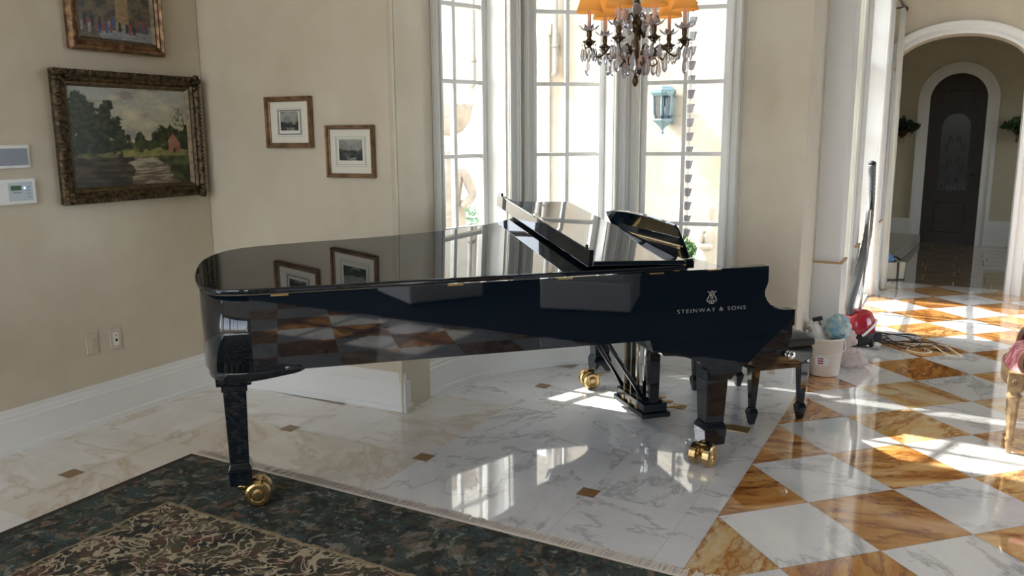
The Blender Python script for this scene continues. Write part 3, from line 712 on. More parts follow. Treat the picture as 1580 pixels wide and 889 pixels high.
for y in (0.34, 1.12):
    m = MB(); m.T = dt; m.box((-0.022, y - 0.012, 0.0), (-0.008, y + 0.012, 0.09)); m.build('desk_strut', M['brass'], desk)
m = MB(); m.box((-0.42, 0.20, RT - 0.035), (-0.29, 0.235, RT + 0.022)); m.build('desk_arm', BL, desk, bev=0.01, seg=3)
# legs with spade feet and twin-wheel brass casters
def caster(cx, cy, zt, ang, parent, name='caster', lift=0.0):
    m = MB(); m.T = Matrix.Translation((cx, cy, lift)); zt -= lift; m.T = m.T @ Matrix.Rotation(R(ang), 4, 'Z'); rw = 0.055
    m.lathe([(0.020, 0.07), (0.026, 0.085), (0.026, 0.10), (0.018, zt - 0.004), (0.032, zt)], (0, 0, 0), 16)
    # frame arm trailing to the wheels, axle along local y
    m.box((0.0, -0.012, 0.055), (0.075, 0.012, 0.085))
    ox = 0.072
    for s in (-1, 1):
        w0 = [(0.0, s * 0.060), (0.015, s * 0.060), (0.017, s * 0.054), (0.028, s * 0.052), (0.033, s * 0.058), (0.046, s * 0.058), (rw, s * 0.052), (rw, s * 0.020), (0.046, s * 0.015), (0.0, s * 0.015)]
        m.lathe(w0, (ox, 0, rw), 24, axis=(0, 1, 0), smooth=False)
    m.tube([(ox, -0.02, rw), (ox, 0.02, rw)], 0.010, 10)
    m.tube([(0.05, 0.0, 0.08), (0.10, 0.0, 0.118)], 0.006, 8); m.tube([(0.097, -0.028, 0.116), (0.097, 0.028, 0.116)], 0.004, 8)
    return m.build(name, M['brass'], parent)
def leg(cx, cy, ztop, ang, tail=False):
    m = MB()
    a, b = (0.058, 0.056) if not tail else (0.048, 0.052)
    zb = 0.112 if tail else 0.098
    m.taper((cx, cy, 0.215), (a * 0.84, b * 0.84), (cx, cy, ztop), (a, b))
    m.taper((cx, cy, 0.215), (a * 0.84, b * 0.84), (cx, cy, 0.185), (a * 1.06, b * 1.06))
    m.taper((cx, cy, 0.185), (a * 1.06, b * 1.06), (cx, cy, zb), (a * 0.94, b * 0.94))
    k_ = 1.12 if tail else 1.0; m.taper((cx, cy, ztop), (a * k_, b * k_), (cx, cy, ztop + 0.03), (a * k_, b * k_))
    if tail: m.taper((cx, cy, ztop + 0.03), (a * 1.5, b * 1.4), (cx, cy, RB), (a * 1.6, b * 1.5))
    else: m.taper((cx, cy, ztop + 0.03), (a * 1.0, b * 1.0), (cx, cy, 0.612), (a * 1.0, b * 1.0))
    o = m.build('leg', BL, piano, bev=0.004)
    caster(cx, cy, zb + 0.002, ang, o, lift=0.0095 if tail else 0.0)
leg(-0.245, 0.070, 0.44, 215); leg(-0.300, 1.40, 0.44, 180); leg(-2.490, 0.215, 0.545, -5, True)
# belly block over the tail leg
bp = catmull([(-2.20, 0.004), (-2.30, 0.003), (-2.44, 0.006), (-2.53, 0.045), (-2.585, 0.16), (-2.59, 0.36), (-2.52, 0.50), (-2.35, 0.50), (-2.22, 0.40), (-2.18, 0.15)], 4, True)
m = MB(); m.prism([(p.x, p.y) for p in bp], lambda p: 0.628 + 0.036 * max(0, min(1, (p[0] + 2.42) / 0.24)) ** 1.5, RB + 0.02, True); m.build('tail_block', BL, piano, bev=0.006)
# pedal lyre
m = MB()
m.box((-0.36, 0.60, 0.575), (-0.20, 1.02, 0.608)); m.box((-0.345, 0.63, 0.55), (-0.215, 0.99, 0.576))
for y in (0.655, 0.965): m.taper((-0.28, y, 0.12), (0.030, 0.022), (-0.28, y, 0.552), (0.034, 0.026))
m.box((-0.365, 0.605, 0.045), (-0.19, 1.015, 0.075)); m.box((-0.35, 0.62, 0.075), (-0.205, 1.0, 0.125)); m.box((-0.335, 0.64, 0.125), (-0.225, 0.98, 0.14))
lyre = m.build('pedal_lyre', BL, piano, bev=0.004)
m = MB()
for y in (0.76, 0.86): m.tube([(-0.28, y, 0.13), (-0.28, y, 0.56)], 0.013, 12)
m.build('lyre_column', M['chrome'], lyre)
m = MB()
for y in (0.72, 0.81, 0.90): m.tube([(-0.345, y, 0.10), (-0.345, y, 0.60)], 0.0035, 6); m.box((-0.355, y - .012, 0.05), (-0.335, y + .012, 0.10))
m.build('trap_rod', M['brass_dull'], lyre)
for y in (0.72, 0.81, 0.90):
    m = MB(); P = [(-0.20, y - .011), (-0.14, y - .012), (-0.105, y - .02), (-0.08, y - .018), (-0.07, y), (-0.08, y + .018), (-0.105, y + .02), (-0.14, y + .012), (-0.20, y + .011)]
    m.prism(P, 0.055, 0.066); m.build('pedal', M['brass'], lyre, bev=0.003)
for y in (0.655, 0.965):
    MB().tube([(-0.31, y, 0.11), (-0.66, y + (0.03 if y < .8 else -0.03), 0.66)], 0.012, 8).build('brace', BL, lyre)
# wordmark and lyre emblem on the straight side
def text_obj(s, size, name, mt, parent, loc, rot, ext=0.0004, spacing=1.0, align='CENTER'):
    c = bpy.data.curves.new(name, 'FONT'); c.body = s; c.size = size; c.extrude = ext; c.offset = -0.0005; c.align_x = align; c.align_y = 'CENTER'; c.space_character = spacing
    t = bpy.data.objects.new('tmp', c); COL.objects.link(t)
    dg = bpy.context.evaluated_depsgraph_get(); me = bpy.data.meshes.new_from_object(t.evaluated_get(dg)); bpy.data.objects.remove(t)
    me.materials.clear(); me.materials.append(mt)
    o = bpy.data.objects.new(name, me); COL.objects.link(o); o.parent = parent; o.location = loc; o.rotation_euler = rot; return o
def word(t, x0, x1, h=0.0180):
    o = text_obj(t, 0.027, 'lettering', M['letter'], piano, (0, 0, 0), (0, 0, 0), spacing=1.3)
    xs_ = [v.co.x for v in o.data.vertices]; ys_ = [v.co.y for v in o.data.vertices]; a_, b_ = min(xs_), max(xs_); c_, d_ = min(ys_), max(ys_)
    for v in o.data.vertices:
        x, y, z = v.co; v.co = (x0 + (x - a_) / (b_ - a_) * (x1 - x0), -0.0016 - z - 0.0005, 0.788 + (y - c_) / (d_ - c_) * h)
word('STEINWAY', -0.484, -0.284); word('&', -0.262, -0.241); word('SONS', -0.217, -0.120)
m = MB(); m.T = Matrix.Translation((-0.305, -0.003, 0.860)) @ Matrix.Rotation(R(90), 4, 'X'); g = 1.0
for s in (-1, 1):
    m.tube(catmull([(s * .017, .024, 0), (s * .011, .018, 0), (s * .013, .006, 0), (s * .023, -.010, 0), (s * .024, -.020, 0), (s * .015, -.025, 0), (s * .009, -.020, 0), (s * .013, -.016, 0)], 4), 0.0019, 5)
    m.tube(catmull([(s * .022, .026, 0), (s * .012, .021, 0), (0, .0235, 0)], 4), 0.0015, 5)
m.tube([(0, .030, 0), (0, .021, 0)], 0.0025, 6); m.tube([(-.012, -.032, 0), (.012, -.032, 0)], 0.002, 6); m.tube([(0, -.018, 0), (0, -.032, 0)], 0.0025, 6)
for x in (-.006, 0, .006): m.tube([(x, .018, 0), (x, -.016, 0)], 0.0006, 4)
m.tube(catmull([(.005, .009, .001), (-.003, .010, .001), (-.004, .004, .001), (.004, .001, .001), (.004, -.006, .001), (-.005, -.006, .001)], 4), 0.0014, 5)
m.build('lyre_emblem', M['letter'], piano)

# ------------------------------------------------------------------ artist bench (local frame aligned with the piano)
bench = empty('piano_bench', (PX, PY, 0), 'black padded piano bench with round side knob and tapered spade-foot legs behind the keyboard end', 'bench', rz=R(16 + 28.63))
bx0, bx1, by0, by1 = 0.215, 0.600, 0.44, 1.17
m = MB(); m.T = Matrix.Translation(((bx0 + bx1) / 2, (by0 + by1) / 2, 0))
def pad(m, hx, hy, z0, z1, crown):
    nx, ny = 10, 16; G = []
    for i in range(nx + 1):
        row = []
        for j in range(ny + 1):
            u_, v_ = -1 + 2 * i / nx, -1 + 2 * j / ny
            e = (1 - u_ ** 6) * (1 - v_ ** 6)
            row.append(m.v((u_ * hx, v_ * hy, z1 + crown * max(0, e) ** 0.5 * (1 - 0.3 * (abs((v_ * 2.5) % 1 - 0.5) < 0.08)))))
        G.append(row)
    for i in range(nx):
        for j in range(ny): m.f([G[i][j], G[i + 1][j], G[i + 1][j + 1], G[i][j + 1]], True)
    ed = [G[i][0] for i in range(nx + 1)] + [G[nx][j] for j in range(1, ny + 1)] + [G[i][ny] for i in range(nx - 1, -1, -1)] + [G[0][j] for j in range(ny - 1, 0, -1)]
    lo_ = [m.v(m.T.inverted() @ Vector(v.co) - Vector((0, 0, (z1 - z0)))) for v in ed]
    for i in range(len(ed)): m.f([ed[i], ed[(i + 1) % len(ed)], lo_[(i + 1) % len(ed)], lo_[i]])
    m.f(lo_[::-1])
pad(m, (bx1 - bx0) / 2 + .01, (by1 - by0) / 2 + .01, 0.445, 0.485, 0.035); m.build('seat_cushion', M['leather'], bench, bev=0.008)
cx, cy = (bx0 + bx1) / 2, (by0 + by1) / 2
# bowed case below the seat: near end bellies downwards
m = MB()
ap = [(-0.20, 0.435), (0.20, 0.435), (0.20, 0.375), (0.17, 0.358), (0.10, 0.338), (0.0, 0.328), (-0.10, 0.335), (-0.17, 0.345), (-0.20, 0.352)]
m.extr(ap, lambda a, b, t: (cx + a * 0.96, t, b), (by0 - 0.004, by0 + 0.03)); m.extr(ap, lambda a, b, t: (cx + a * 0.96, t, b), (by1 - 0.03, by1 + 0.004))
m.box((bx0 + .004, by0 + .03, 0.35), (bx0 + .03, by1 - .03, 0.435)); m.box((bx1 - .03, by0 + .03, 0.35), (bx1 - .004, by1 - .03, 0.435)); m.box((bx0 + .004, by0, 0.425), (bx1 - .004, by1, 0.445))
m.build('apron', BL, bench, bev=0.003)
for yy, d in ((by0 - 0.006, -1), (by1 + 0.006, 1)):
    m = MB(); m.lathe([(0.022, 0), (0.022, 0.004), (0.008, 0.007), (0.008, 0.018), (0.024, 0.022), (0.026, 0.034), (0.020, 0.042), (0.0, 0.043)], (cx + 0.03, yy, 0.405), 20, axis=(0, d, 0)); m.build('adjusting_knob', M['chrome'], bench)
MB().box((bx0 + .02, by0 + .01, 0.315), (bx1 - .02, by1 - .01, 0.35)).build('under_frame', BL, bench, bev=0.003)
for x in (bx0 + 0.035, bx1 - 0.035):
    for y in (by0 + 0.035, by1 - 0.035):
        m = MB(); m.taper((x, y, 0.10), (0.016, 0.016), (x, y, 0.34), (0.028, 0.028)); m.taper((x, y, 0.10), (0.017, 0.017), (x, y, 0.075), (0.028, 0.028)); m.taper((x, y, 0.075), (0.028, 0.028), (x, y, 0.0), (0.014, 0.014))
        m.build('leg', BL, bench, bev=0.003)

# ------------------------------------------------------------------ pictures and wall fittings
def grid_paint(name, w_, h_, nx, ny, fn, parent, T, mt=None):
    bm = bmesh.new(); V = [[bm.verts.new(T @ Vector((w_ * (i / nx - .5), h_ * (j / ny - .5), 0))) for i in range(nx + 1)] for j in range(ny + 1)]
    for j in range(ny):
        for i in range(nx): bm.faces.new([V[j][i], V[j][i + 1], V[j + 1][i + 1], V[j + 1][i]])
    me = bpy.data.meshes.new(name); bm.to_mesh(me); bm.free()
    ca = me.color_attributes.new('paint', 'FLOAT_COLOR', 'POINT'); k = 0
    for j in range(ny + 1):
        for i in range(nx + 1): ca.data[k].color = (*fn(i / nx, j / ny), 1); k += 1
    me.materials.append(mt or M['oil']); o = bpy.data.objects.new(name, me); COL.objects.link(o); o.parent = parent; return o
def lerp(a, b, t): t = max(0, min(1, t)); return tuple(x + (y - x) * t for x, y in zip(a, b))
def nz(u, v, s, k=0, oct_=4): return noise.fractal(Vector((u * s + k, v * s - k, k * .7)), 1.0, 2.0, oct_)
def landscape(u, v):
    c = lerp((0.50, 0.46, 0.30), (0.42, 0.44, 0.40), (v - .5) * 2.2); n1 = nz(u * 1.2, v * 2.6, 3, 1)
    if n1 > 0.0: c = lerp(c, (0.30, 0.27, 0.26), n1 * 2.0)
    c = lerp(c, (0.62, 0.58, 0.42), max(0, nz(u, v * 1.6, 5, 14)) * 1.2)
    wob = nz(u, v, 14, 3) * 0.5; g2 = nz(u, v, 26, 2)
    if v < 0.44 + 0.05 * nz(u, 0, 9, 8): c = lerp((0.08, 0.10, 0.035), (0.22, 0.19, 0.08), .5 + wob)
    if 0.36 < u and v < 0.36 + 0.12 * (u - .4) + .01 * wob and v > 0.30: c = lerp((0.15, 0.18, 0.04), (0.32, 0.28, 0.10), .5 + wob * 2)
    for (cx_, cy_, rx, ry, dk) in ((0.55, 0.44, 0.05, 0.09, .5), (0.65, 0.42, 0.07, 0.05, .4), (0.80, 0.50, 0.13, 0.12, .15), (0.71, 0.47, 0.06, 0.08, .2), (0.98, 0.48, 0.07, 0.16, 0), (0.46, 0.41, 0.05, 0.04, .4),
                                   (0.07, 0.72, 0.13, 0.19, 0), (0.28, 0.62, 0.13, 0.20, 0), (0.12, 0.50, 0.26, 0.18, 0), (0.36, 0.46, 0.11, 0.13, 0), (0.20, 0.42, 0.28, 0.08, -.1)):
        d = ((u - cx_) / rx) ** 2 + ((v - cy_) / ry) ** 2 + 0.9 * nz(u, v, 16, 5)
        if d < 1: c = lerp((0.008, 0.014, 0.006), (0.055, 0.075, 0.022), .25 + g2 * 1.1 + dk + (0.18 if d > .7 else 0))
    if abs(u - 0.91) < 0.055 and 0.60 < v < 0.80 and nz(u, v, 38, 4) > 0.10: c = (0.16, 0.15, 0.11)
    if 0.80 < u < 0.91 and 0.33 < v < 0.44: c = lerp((0.26, 0.10, 0.06), (0.42, 0.22, 0.14), .5 + wob * 1.5)
    if 0.44 <= v < 0.54 and abs(u - 0.85) < 0.06 * (0.54 - v) / 0.10: c = lerp((0.30, 0.13, 0.08), (0.42, 0.2, 0.13), .5 + wob)
    if 0.84 < u < 0.87 and 0.33 < v < 0.38: c = (0.05, 0.03, 0.02)
    e1, e2 = nz(0, v, 11, 21) * .10, nz(0, v, 9, 25) * .08
    rl = 0.46 + e1 + .02; rr = 0.62 + (0.31 - v) * 1.05 + e2
    if v < 0.30 + 0.02 * nz(u, 0, 12, 31):
        if rl < u < rr:
            c = lerp((0.42, 0.38, 0.28), (0.12, 0.085, 0.055), (0.30 - v) * 2.8 + nz(u * .8, v * 6, 9, 6) * 1.1 + .15)
        elif u <= rl: c = lerp((0.012, 0.012, 0.007), (0.085, 0.060, 0.028), .30 + nz(u * .8, v * 3, 10, 9) * 1.1 - (0.25 if v < .12 else 0))
        else: c = lerp((0.015, 0.022, 0.008), (0.10, 0.12, 0.04), .35 + wob * 2 + (.3 if v > .2 else -.2))
    return tuple(max(0.004, x * (0.97 + 0.12 * nz(u, v, 40, 11))) for x in c)
def street(u, v):
    c = lerp((0.05, 0.05, 0.045), (0.16, 0.12, 0.07), .5 + nz(u, v, 8, 3) * 1.6)
    if u > 0.5 and u < 0.68 and v > 0.2: c = lerp((0.28, 0.19, 0.09), (0.38, 0.26, 0.13), .5 + nz(u, v, 12, 1))
    if 0.42 < u < 0.6 and v > 0.75: c = (0.28, 0.32, 0.38)
    if v < 0.16 and u > 0.25 + 1.0 * abs(v - .08): c = lerp((0.22, 0.23, 0.26), (0.32, 0.32, 0.34), .5 + nz(u, v, 14, 7))
    for k in range(26):
        x = (k * 0.137) % 1; y = 0.10 + 0.10 * ((k * 0.61) % 1); h_ = 0.16 * (0.6 + (k * .37 % 1) * .5)
        if abs(u - x) < 0.018 and y < v < y + h_:
            c = [(0.02, 0.02, 0.03), (0.25, 0.06, 0.06), (0.05, 0.10, 0.25), (0.30, 0.27, 0.24)][k % 4]
    return tuple(max(0.004, x * (0.9 + 0.4 * nz(u, v, 50, 11))) for x in c)
def engraving(seed):
    def fn(u, v):
        t = nz(u, v * 1.3, 3.2, seed); base = lerp((0.16, 0.17, 0.16), (0.34, 0.34, 0.30), v + t * .8)
        if v < 0.45 + 0.22 * nz(u, 0, 3, seed + 2) + 0.25 * abs(u - .5): base = lerp((0.02, 0.025, 0.025), (0.08, 0.085, 0.08), .4 + t * 1.5)
        if v < 0.16 and abs(u - .55) < .2 and nz(u, v * 4, 9, seed) > 0: base = (0.35, 0.35, 0.32)
        return base
    return fn
def frame(m, w_, h_, prof):       # prof: (inward distance from the outer edge, height); picture lies in local xy, z outwards
    corners = lambda d: [(-w_ / 2 + d, -h_ / 2 + d), (w_ / 2 - d, -h_ / 2 + d), (w_ / 2 - d, h_ / 2 - d), (-w_ / 2 + d, h_ / 2 - d)]
    rings = [[m.v((x, y, z)) for x, y in corners(d)] for d, z in prof]
    for a, b in zip(rings[:-1], rings[1:]):
        for k in range(4): m.f([a[k], a[(k + 1) % 4], b[(k + 1) % 4], b[k]])
# left wall pictures: wall normal +x ; local x runs along -Y... towards the camera is left
def wall_T(cx_, cy_, z, nx_, ny_):
    n_ = Vector((nx_, ny_, 0)).normalized(); t_ = Vector((0, 0, 1)).cross(n_)     # t_: to the viewer's right
    return Matrix((( t_.x, 0, n_.x, cx_), (t_.y, 0, n_.y, cy_), (t_.z, 1, 0, z), (0, 0, 0, 1)))
def LW(t): return 3.72 - t
def oil_picture(name, t0, t1, z0, z1, wf, fn, label, gm, ornate):
    w_, h_ = abs(t1 - t0), z1 - z0; T = wall_T(XL + 0.0, LW((t0 + t1) / 2), (z0 + z1) / 2, 1, 0)
    root = empty(name, (0, 0, 0), label, 'painting', 'oil paintings on the left wall'); root.matrix_world = T
    m = MB(); frame(m, w_, h_, [(0.004, 0.002), (0.0, 0.03), (0.012, 0.055), (wf * .30, 0.060), (wf * .45, 0.045), (wf * .62, 0.052), (wf * .80, 0.03)])
    if ornate:
        for (cx2, cy2) in ((-1, -1), (1, -1), (1, 1), (-1, 1)):
            for k in range(9):
                a = random.random() * 6.28; r_ = random.random() * wf * .45
                m.ball((cx2 * (w_ / 2 - wf * .38) + r_ * cos(a), cy2 * (h_ / 2 - wf * .38) + r_ * sin(a), 0.052 + random.random() * .012), 0.013 + random.random() * .008, 6)
        nb = int(w_ / 0.022)
        for k in range(nb + 1):
            x = -w_ / 2 + .01 + (w_ - .02) * k / nb
            for s in (-1, 1): m.ball((x, s * (h_ / 2 - 0.014), 0.052 + .004 * (k % 2)), 0.0115, 6, (1, 1.3, 1))
        nb = int(h_ / 0.022)
        for k in range(nb + 1):
            y = -h_ / 2 + .01 + (h_ - .02) * k / nb
            for s in (-1, 1): m.ball((s * (w_ / 2 - 0.014), y, 0.052 + .004 * (k % 2)), 0.0115, 6, (1.3, 1, 1))
    f_ = m.build('frame', gm, root)
    m = MB(); frame(m, w_ - wf * 1.5, h_ - wf * 1.5, [(0.0, 0.018), (0.0, 0.038), (0.008, 0.040), (wf * .28, 0.018)]); m.build('inner_slip', M['gilt_in'], root)
    cw, ch = w_ - wf * 2.05, h_ - wf * 2.05
    grid_paint('canvas', cw + .02, ch + .02, 150, int(150 * ch / cw), fn, root, Matrix.Translation((0, 0, 0.02)))
oil_picture('landscape_painting', 0.045, 0.985, 1.265, 1.988, 0.088, landscape, 'large oil landscape of dark trees beside a river in a dark carved gilt frame', M['gilt'], True)
oil_picture('street_painting', 0.262, 0.862, 2.092, 2.592, 0.072, street, 'oil painting of a busy street in a reddish gilt frame, hung above the river landscape', M['gilt2'], False)
w2d = (C2 - C1).normalized(); w2n = Vector((w2d.y, -w2d.x))
def small_print(s0, s1, z0, z1, iw, ih, seed, label, fw):
    c = C1 + w2d * ((s0 + s1) / 2); T = wall_T(c.x, c.y, (z0 + z1) / 2, w2n.x, w2n.y); w_, h_ = s1 - s0, z1 - z0
    root = empty('framed_print', (0, 0, 0), label, 'picture', 'small framed prints on the wall beside the bay'); root.matrix_world = T
    m = MB(); frame(m, w_, h_, [(0.002, 0.001), (0, 0.03), (0.004, 0.036), (fw * .6, 0.034), (fw * .85, 0.022), (fw, 0.02), (fw, 0.012)]); m.build('frame', M['wood_frame'], root)
    MB().box((-w_ / 2 + fw * .8, -h_ / 2 + fw * .8, 0.008), (w_ / 2 - fw * .8, h_ / 2 - fw * .8, 0.012)).build('mount', M['mount'], root)
    m = MB(); zz = 0.0128
    for (a, b, t_) in ((iw / 2 + .016, ih / 2 + .014, .0030 if seed == 3 else .0008), (iw / 2 + .024, ih / 2 + .026, .0006)):
        for s in (-1, 1): m.box((-a, s * b - t_, .012), (a, s * b + t_, zz)); m.box((s * a - t_, -b, .012), (s * a + t_, b, zz))
    m.build('ruled_line', M['line'], root)
    grid_paint('print', iw, ih, 36, 30, engraving(seed), root, Matrix.Translation((0, 0.008, 0.0132)))
small_print(0.522, 0.868, 1.556, 1.858, 0.135, 0.112, 3, 'small framed dark print in cream mount, nearer the room corner and hung slightly higher', 0.030)
small_print(0.966, 1.302, 1.386, 1.686, 0.165, 0.120, 8, 'small framed river print in cream mount, nearer the window bay and hung slightly lower', 0.024)

# switch plates, panels on the left wall
def wall_box_obj(name, t0, t1, z0, z1, d, mt, **kw):
    return MB().box((XL, LW(max(t0, t1)), z0), (XL + d, LW(min(t0, t1)), z1)).build(name, mt, **kw)
o = wall_box_obj('socket_plate', 0.853, 0.925, 0.415, 0.535, 0.007, M['plate'], bev=0.003)
tag(o, 'plain beige wall plate low on the left wall, the one farther from the corner', 'wall plate', 'wall plates low on the left wall')
MB().box((XL + .007, LW(.905), .445), (XL + .010, LW(.873), .505)).build('rocker', M['plate'], o, bev=0.002)
o = wall_box_obj('socket_plate', 0.705, 0.777, 0.413, 0.533, 0.007, M['plate'], bev=0.003)
tag(o, 'beige wall plate with two small black jacks, nearer the corner of the left wall', 'wall plate', 'wall plates low on the left wall')
m = MB()
m.box((XL + .007, LW(.758), .435), (XL + .0085, LW(.724), .51)); m.build('insert', M['white_key'], o)
MB().box((XL + .0085, LW(.747), .458), (XL + .010, LW(.733), .473)).box((XL + .0085, LW(.744), .492), (XL + .010, LW(.737), .498)).build('jack', M['dark'], o)
o = wall_box_obj('intercom_screen', 1.137, 1.34, 1.473, 1.590, 0.022, M['white_plastic'], bev=0.005)
tag(o, 'white wall unit with a flat blue grey screen, mounted above the keypad', 'wall screen')
MB().box((XL + .022, LW(1.33), 1.488), (XL + .0235, LW(1.148), 1.573)).build('screen', M['panel_grey'], o)
o = wall_box_obj('alarm_keypad', 1.125, 1.33, 1.290, 1.420, 0.026, M['white_plastic'], bev=0.006)
tag(o, 'white alarm keypad with green display and blue light below the wall screen', 'keypad')
MB().box((XL + .026, LW(1.27), 1.308), (XL + .0275, LW(1.146), 1.402)).build('faceplate', M['panel_face'], o)
MB().box((XL + .0275, LW(1.258), 1.362), (XL + .029, LW(1.205), 1.386)).build('display', M['lcd'], o)
MB().ball((XL + .0275, LW(1.187), 1.373), 0.005, 10).build('indicator_light', M['led'], o)
m = MB()
for k in range(6): m.box((XL + .0275, LW(1.248 - .007 * k), 1.347), (XL + .0283, LW(1.243 - .007 * k), 1.353))
m.build('button_row', M['panel_grey'], o); m = MB()
for k in range(4): m.box((XL + .0275, LW(1.176), 1.325 + .017 * k), (XL + .0283, LW(1.158), 1.328 + .017 * k))
m.build('legend_lines', M['panel_grey'], o)

# ------------------------------------------------------------------ rug
rug = empty('area_rug', (-3.40, 2.745, 0), 'large dark green rug with cream scrolling field and fringe under the piano tail', 'rug')
m = MB(); nx, ny = 20, 30; RWD, RLN = 2.78, 3.9
m.box((0, -RLN, 0.0008), (RWD, 0, 0.009)); m.build('pile', M['rug'], rug)
m = MB(); x = 0.005
while x < RWD:
    dx = random.uniform(-.01, .01); l_ = random.uniform(.070, .095); w_ = random.uniform(.005, .009)
    V = [m.v(p) for p in ((x, -.004, .008), (x + w_, -.004, .008), (x + w_ + dx, l_ * .55, .0045 + random.random() * .003), (x + dx, l_ * .55, .0045))]
    m.f(V); W_ = [m.v((x + w_ * 1.1 + dx * 1.6, l_, .0015)), m.v((x + dx * 1.5 - .001, l_, .0015))]; m.f([V[3], V[2], W_[0], W_[1]])
    x += w_ * 0.93
m.box((0, -.012, .0008), (RWD, .016, .0085))
o = m.build('fringe', M['fringe'], rug); tag(o, kind='stuff')

# ------------------------------------------------------------------ chandelier over the bay
CHX, CHY = -1.511, 4.098
chand = empty('chandelier', (CHX, CHY, 1.86), 'bronze candle chandelier with amber shades and crystal drops hanging in front of the bay windows', 'chandelier')
def cz(z): return z - 1.86
m = MB()
m.lathe([(0, 0), (0.008, .005), (0.016, .022), (0.017, .035), (0.010, .055), (0.007, .065), (0.018, .075), (0.030, .085), (0.036, .10), (0.028, .115), (0.014, .13), (0.018, .17), (0.022, .19), (0.016, .22), (0.010, .26), (0.028, .285), (0.034, .30), (0.022, .32), (0.012, .35), (0.026, .38), (0.016, .42), (0.010, .50), (0.02, .56), (0.012, .62), (0.009, .80)], (0, 0, 0), 14)
m.tube([(0, 0, .8), (0, 0, CEIL - 1.86)], 0.006, 6)
m.lathe([(0.05, 0), (0.07, .03), (0.07, .05)], (0, 0, CEIL - 1.86 - .05), 16)
m.build('stem', M['bronze'], chand)
m = MB()
for k in range(22):
    a_ = k * 2.4; r_ = 0.020 + 0.022 * ((k * .37) % 1); z_ = .075 + .24 * ((k * .61) % 1); m.ball((r_ * cos(a_), r_ * sin(a_), z_), .013, 5, (1, 1, 1.5))
m.build('leafwork', M['bronze'], chand)
tocam = math.degrees(math.atan2(-CHY, -CHX))
def arm(k, ang):
    a = R(tocam + ang); d = Vector((cos(a), sin(a), 0)); P = lambda r, z: (d.x * r, d.y * r, z)
    m = MB()
    zc = 0.205
    m.tube(catmull([P(.018, .10), P(.06, .13), P(.10, .185), P(.13, .20), P(.165, .165), P(.20, .145), P(.228, .175), P(.245, .205)], 5), 0.0055, 6)
    m.tube(catmull([P(.245, .195), P(.262, .19), P(.268, .205), P(.258, .212)], 4), 0.004, 5)
    m.tube(catmull([P(.06, .13), P(.085, .10), P(.11, .115), P(.10, .14)], 4), 0.004, 5)
    m.tube(catmull([P(.02, .30), P(.05, .34), P(.09, .35), P(.12, .32), P(.11, .30)], 4), 0.004, 5)
    m.lathe([(0.006, .195), (0.030, .216), (0.036, .222), (0.020, .226), (0.010, .236), (0.014, .25), (0.013, .275), (0.010, .278)], P(.245, 0), 12)
    for q in range(5):
        b = q * 1.257 + k; m.ball((d.x * (.12 + .02 * cos(b)) + .015 * sin(b), d.y * (.12 + .02 * cos(b)), .17 + .018 * sin(b)), 0.011, 6, (1, 1, .6))
    ar = m.build('arm', M['bronze'], chand)
    MB().tube([P(.245, .275), P(.245, .39)], 0.0095, 10).build('candle', M['candle'], ar)
    MB().ball(P(.245, .408), 0.014, 10, (1, 1, 1.6)).build('bulb', M['bulb'], ar)
    # shade: open cone of fabric with trim
    m = MB(); n = 20; rs = [(0.066, .362), (0.065, .369), (0.034, .462), (0.032, .466)]
    rr = [[m.v((d.x * .245 + r * cos(2 * pi * i / n), d.y * .245 + r * sin(2 * pi * i / n), z)) for i in range(n)] for r, z in rs]
    for A, B in zip(rr[:-1], rr[1:]):
        for i in range(n): m.f([A[i], A[(i + 1) % n], B[(i + 1) % n], B[i]], True)
    m.build('lamp_shade', M['shade'], ar)
    # bobeche of crystal petals and hanging prisms
    m = MB()
    for q in range(8):
        b = q * pi / 4; e = Vector((cos(b), sin(b), 0)); c = Vector(P(.245, .272)); t_ = Vector((-sin(b), cos(b), 0))
        V = [m.v(c + e * r + t_ * w_ + Vector((0, 0, z))) for r, w_, z in ((.012, 0, 0), (.034, .014, .010), (.056, 0, .030), (.034, -.014, .010))]
        m.f(V); W_ = [m.v(c + e * r + t_ * w_ + Vector((0, 0, z - .003))) for r, w_, z in ((.012, 0, 0), (.034, .014, .010), (.056, 0, .030), (.034, -.014, .010))]; m.f(W_[::-1])
        for i in range(4): m.f([V[i], V[(i + 1) % 4], W_[(i + 1) % 4], W_[i]])
    m.build('crystal_dish', M['crystal'], ar)
    for q in range(5):
        b = q * 2 * pi / 5 + k; c = Vector(P(.245, 0)) + Vector((cos(b), sin(b), 0)) * 0.034
        m = MB(); m.lathe([(0, .120), (.008, .135), (.013, .150), (.006, .182), (0, .19)], c, 6, smooth=False); m.tube([c + Vector((0, 0, .19)), c + Vector((0, 0, .224))], 0.0008, 3, cap=False); m.ball(c + Vector((0, 0, .205)), .005, 6)
        m.build('crystal_drop', M['crystal'], ar)
    return d
for k, ang in enumerate((-20, 20, -72, 74, -138, 136)): arm(k, ang)
def drop(x, y, zt, L, w_=0.011):
    L *= 1.2; w_ *= 1.45; m = MB(); m.lathe([(0, zt - L), (w_ * .6, zt - L * .93), (w_, zt - L * .78), (w_ * .75, zt - L * .55), (w_ * .35, zt - L * .35), (w_ * .2, zt - L * .28)], (x, y, 0), 8, smooth=False)
    m.ball((x, y, zt - L * .18), w_ * .45, 6); m.tube([(x, y, zt - L * .3), (x, y, zt)], 0.0007, 3, cap=False); m.build('crystal_drop', M['crystal'], chand)
for k in range(12):
    a = 2 * pi * k / 12 + .3; r_ = (0.245, 0.13, 0.17)[k % 3]; drop(r_ * cos(a), r_ * sin(a), (0.19, 0.17, 0.165)[k % 3], (0.11, 0.10, 0.085)[k % 3])
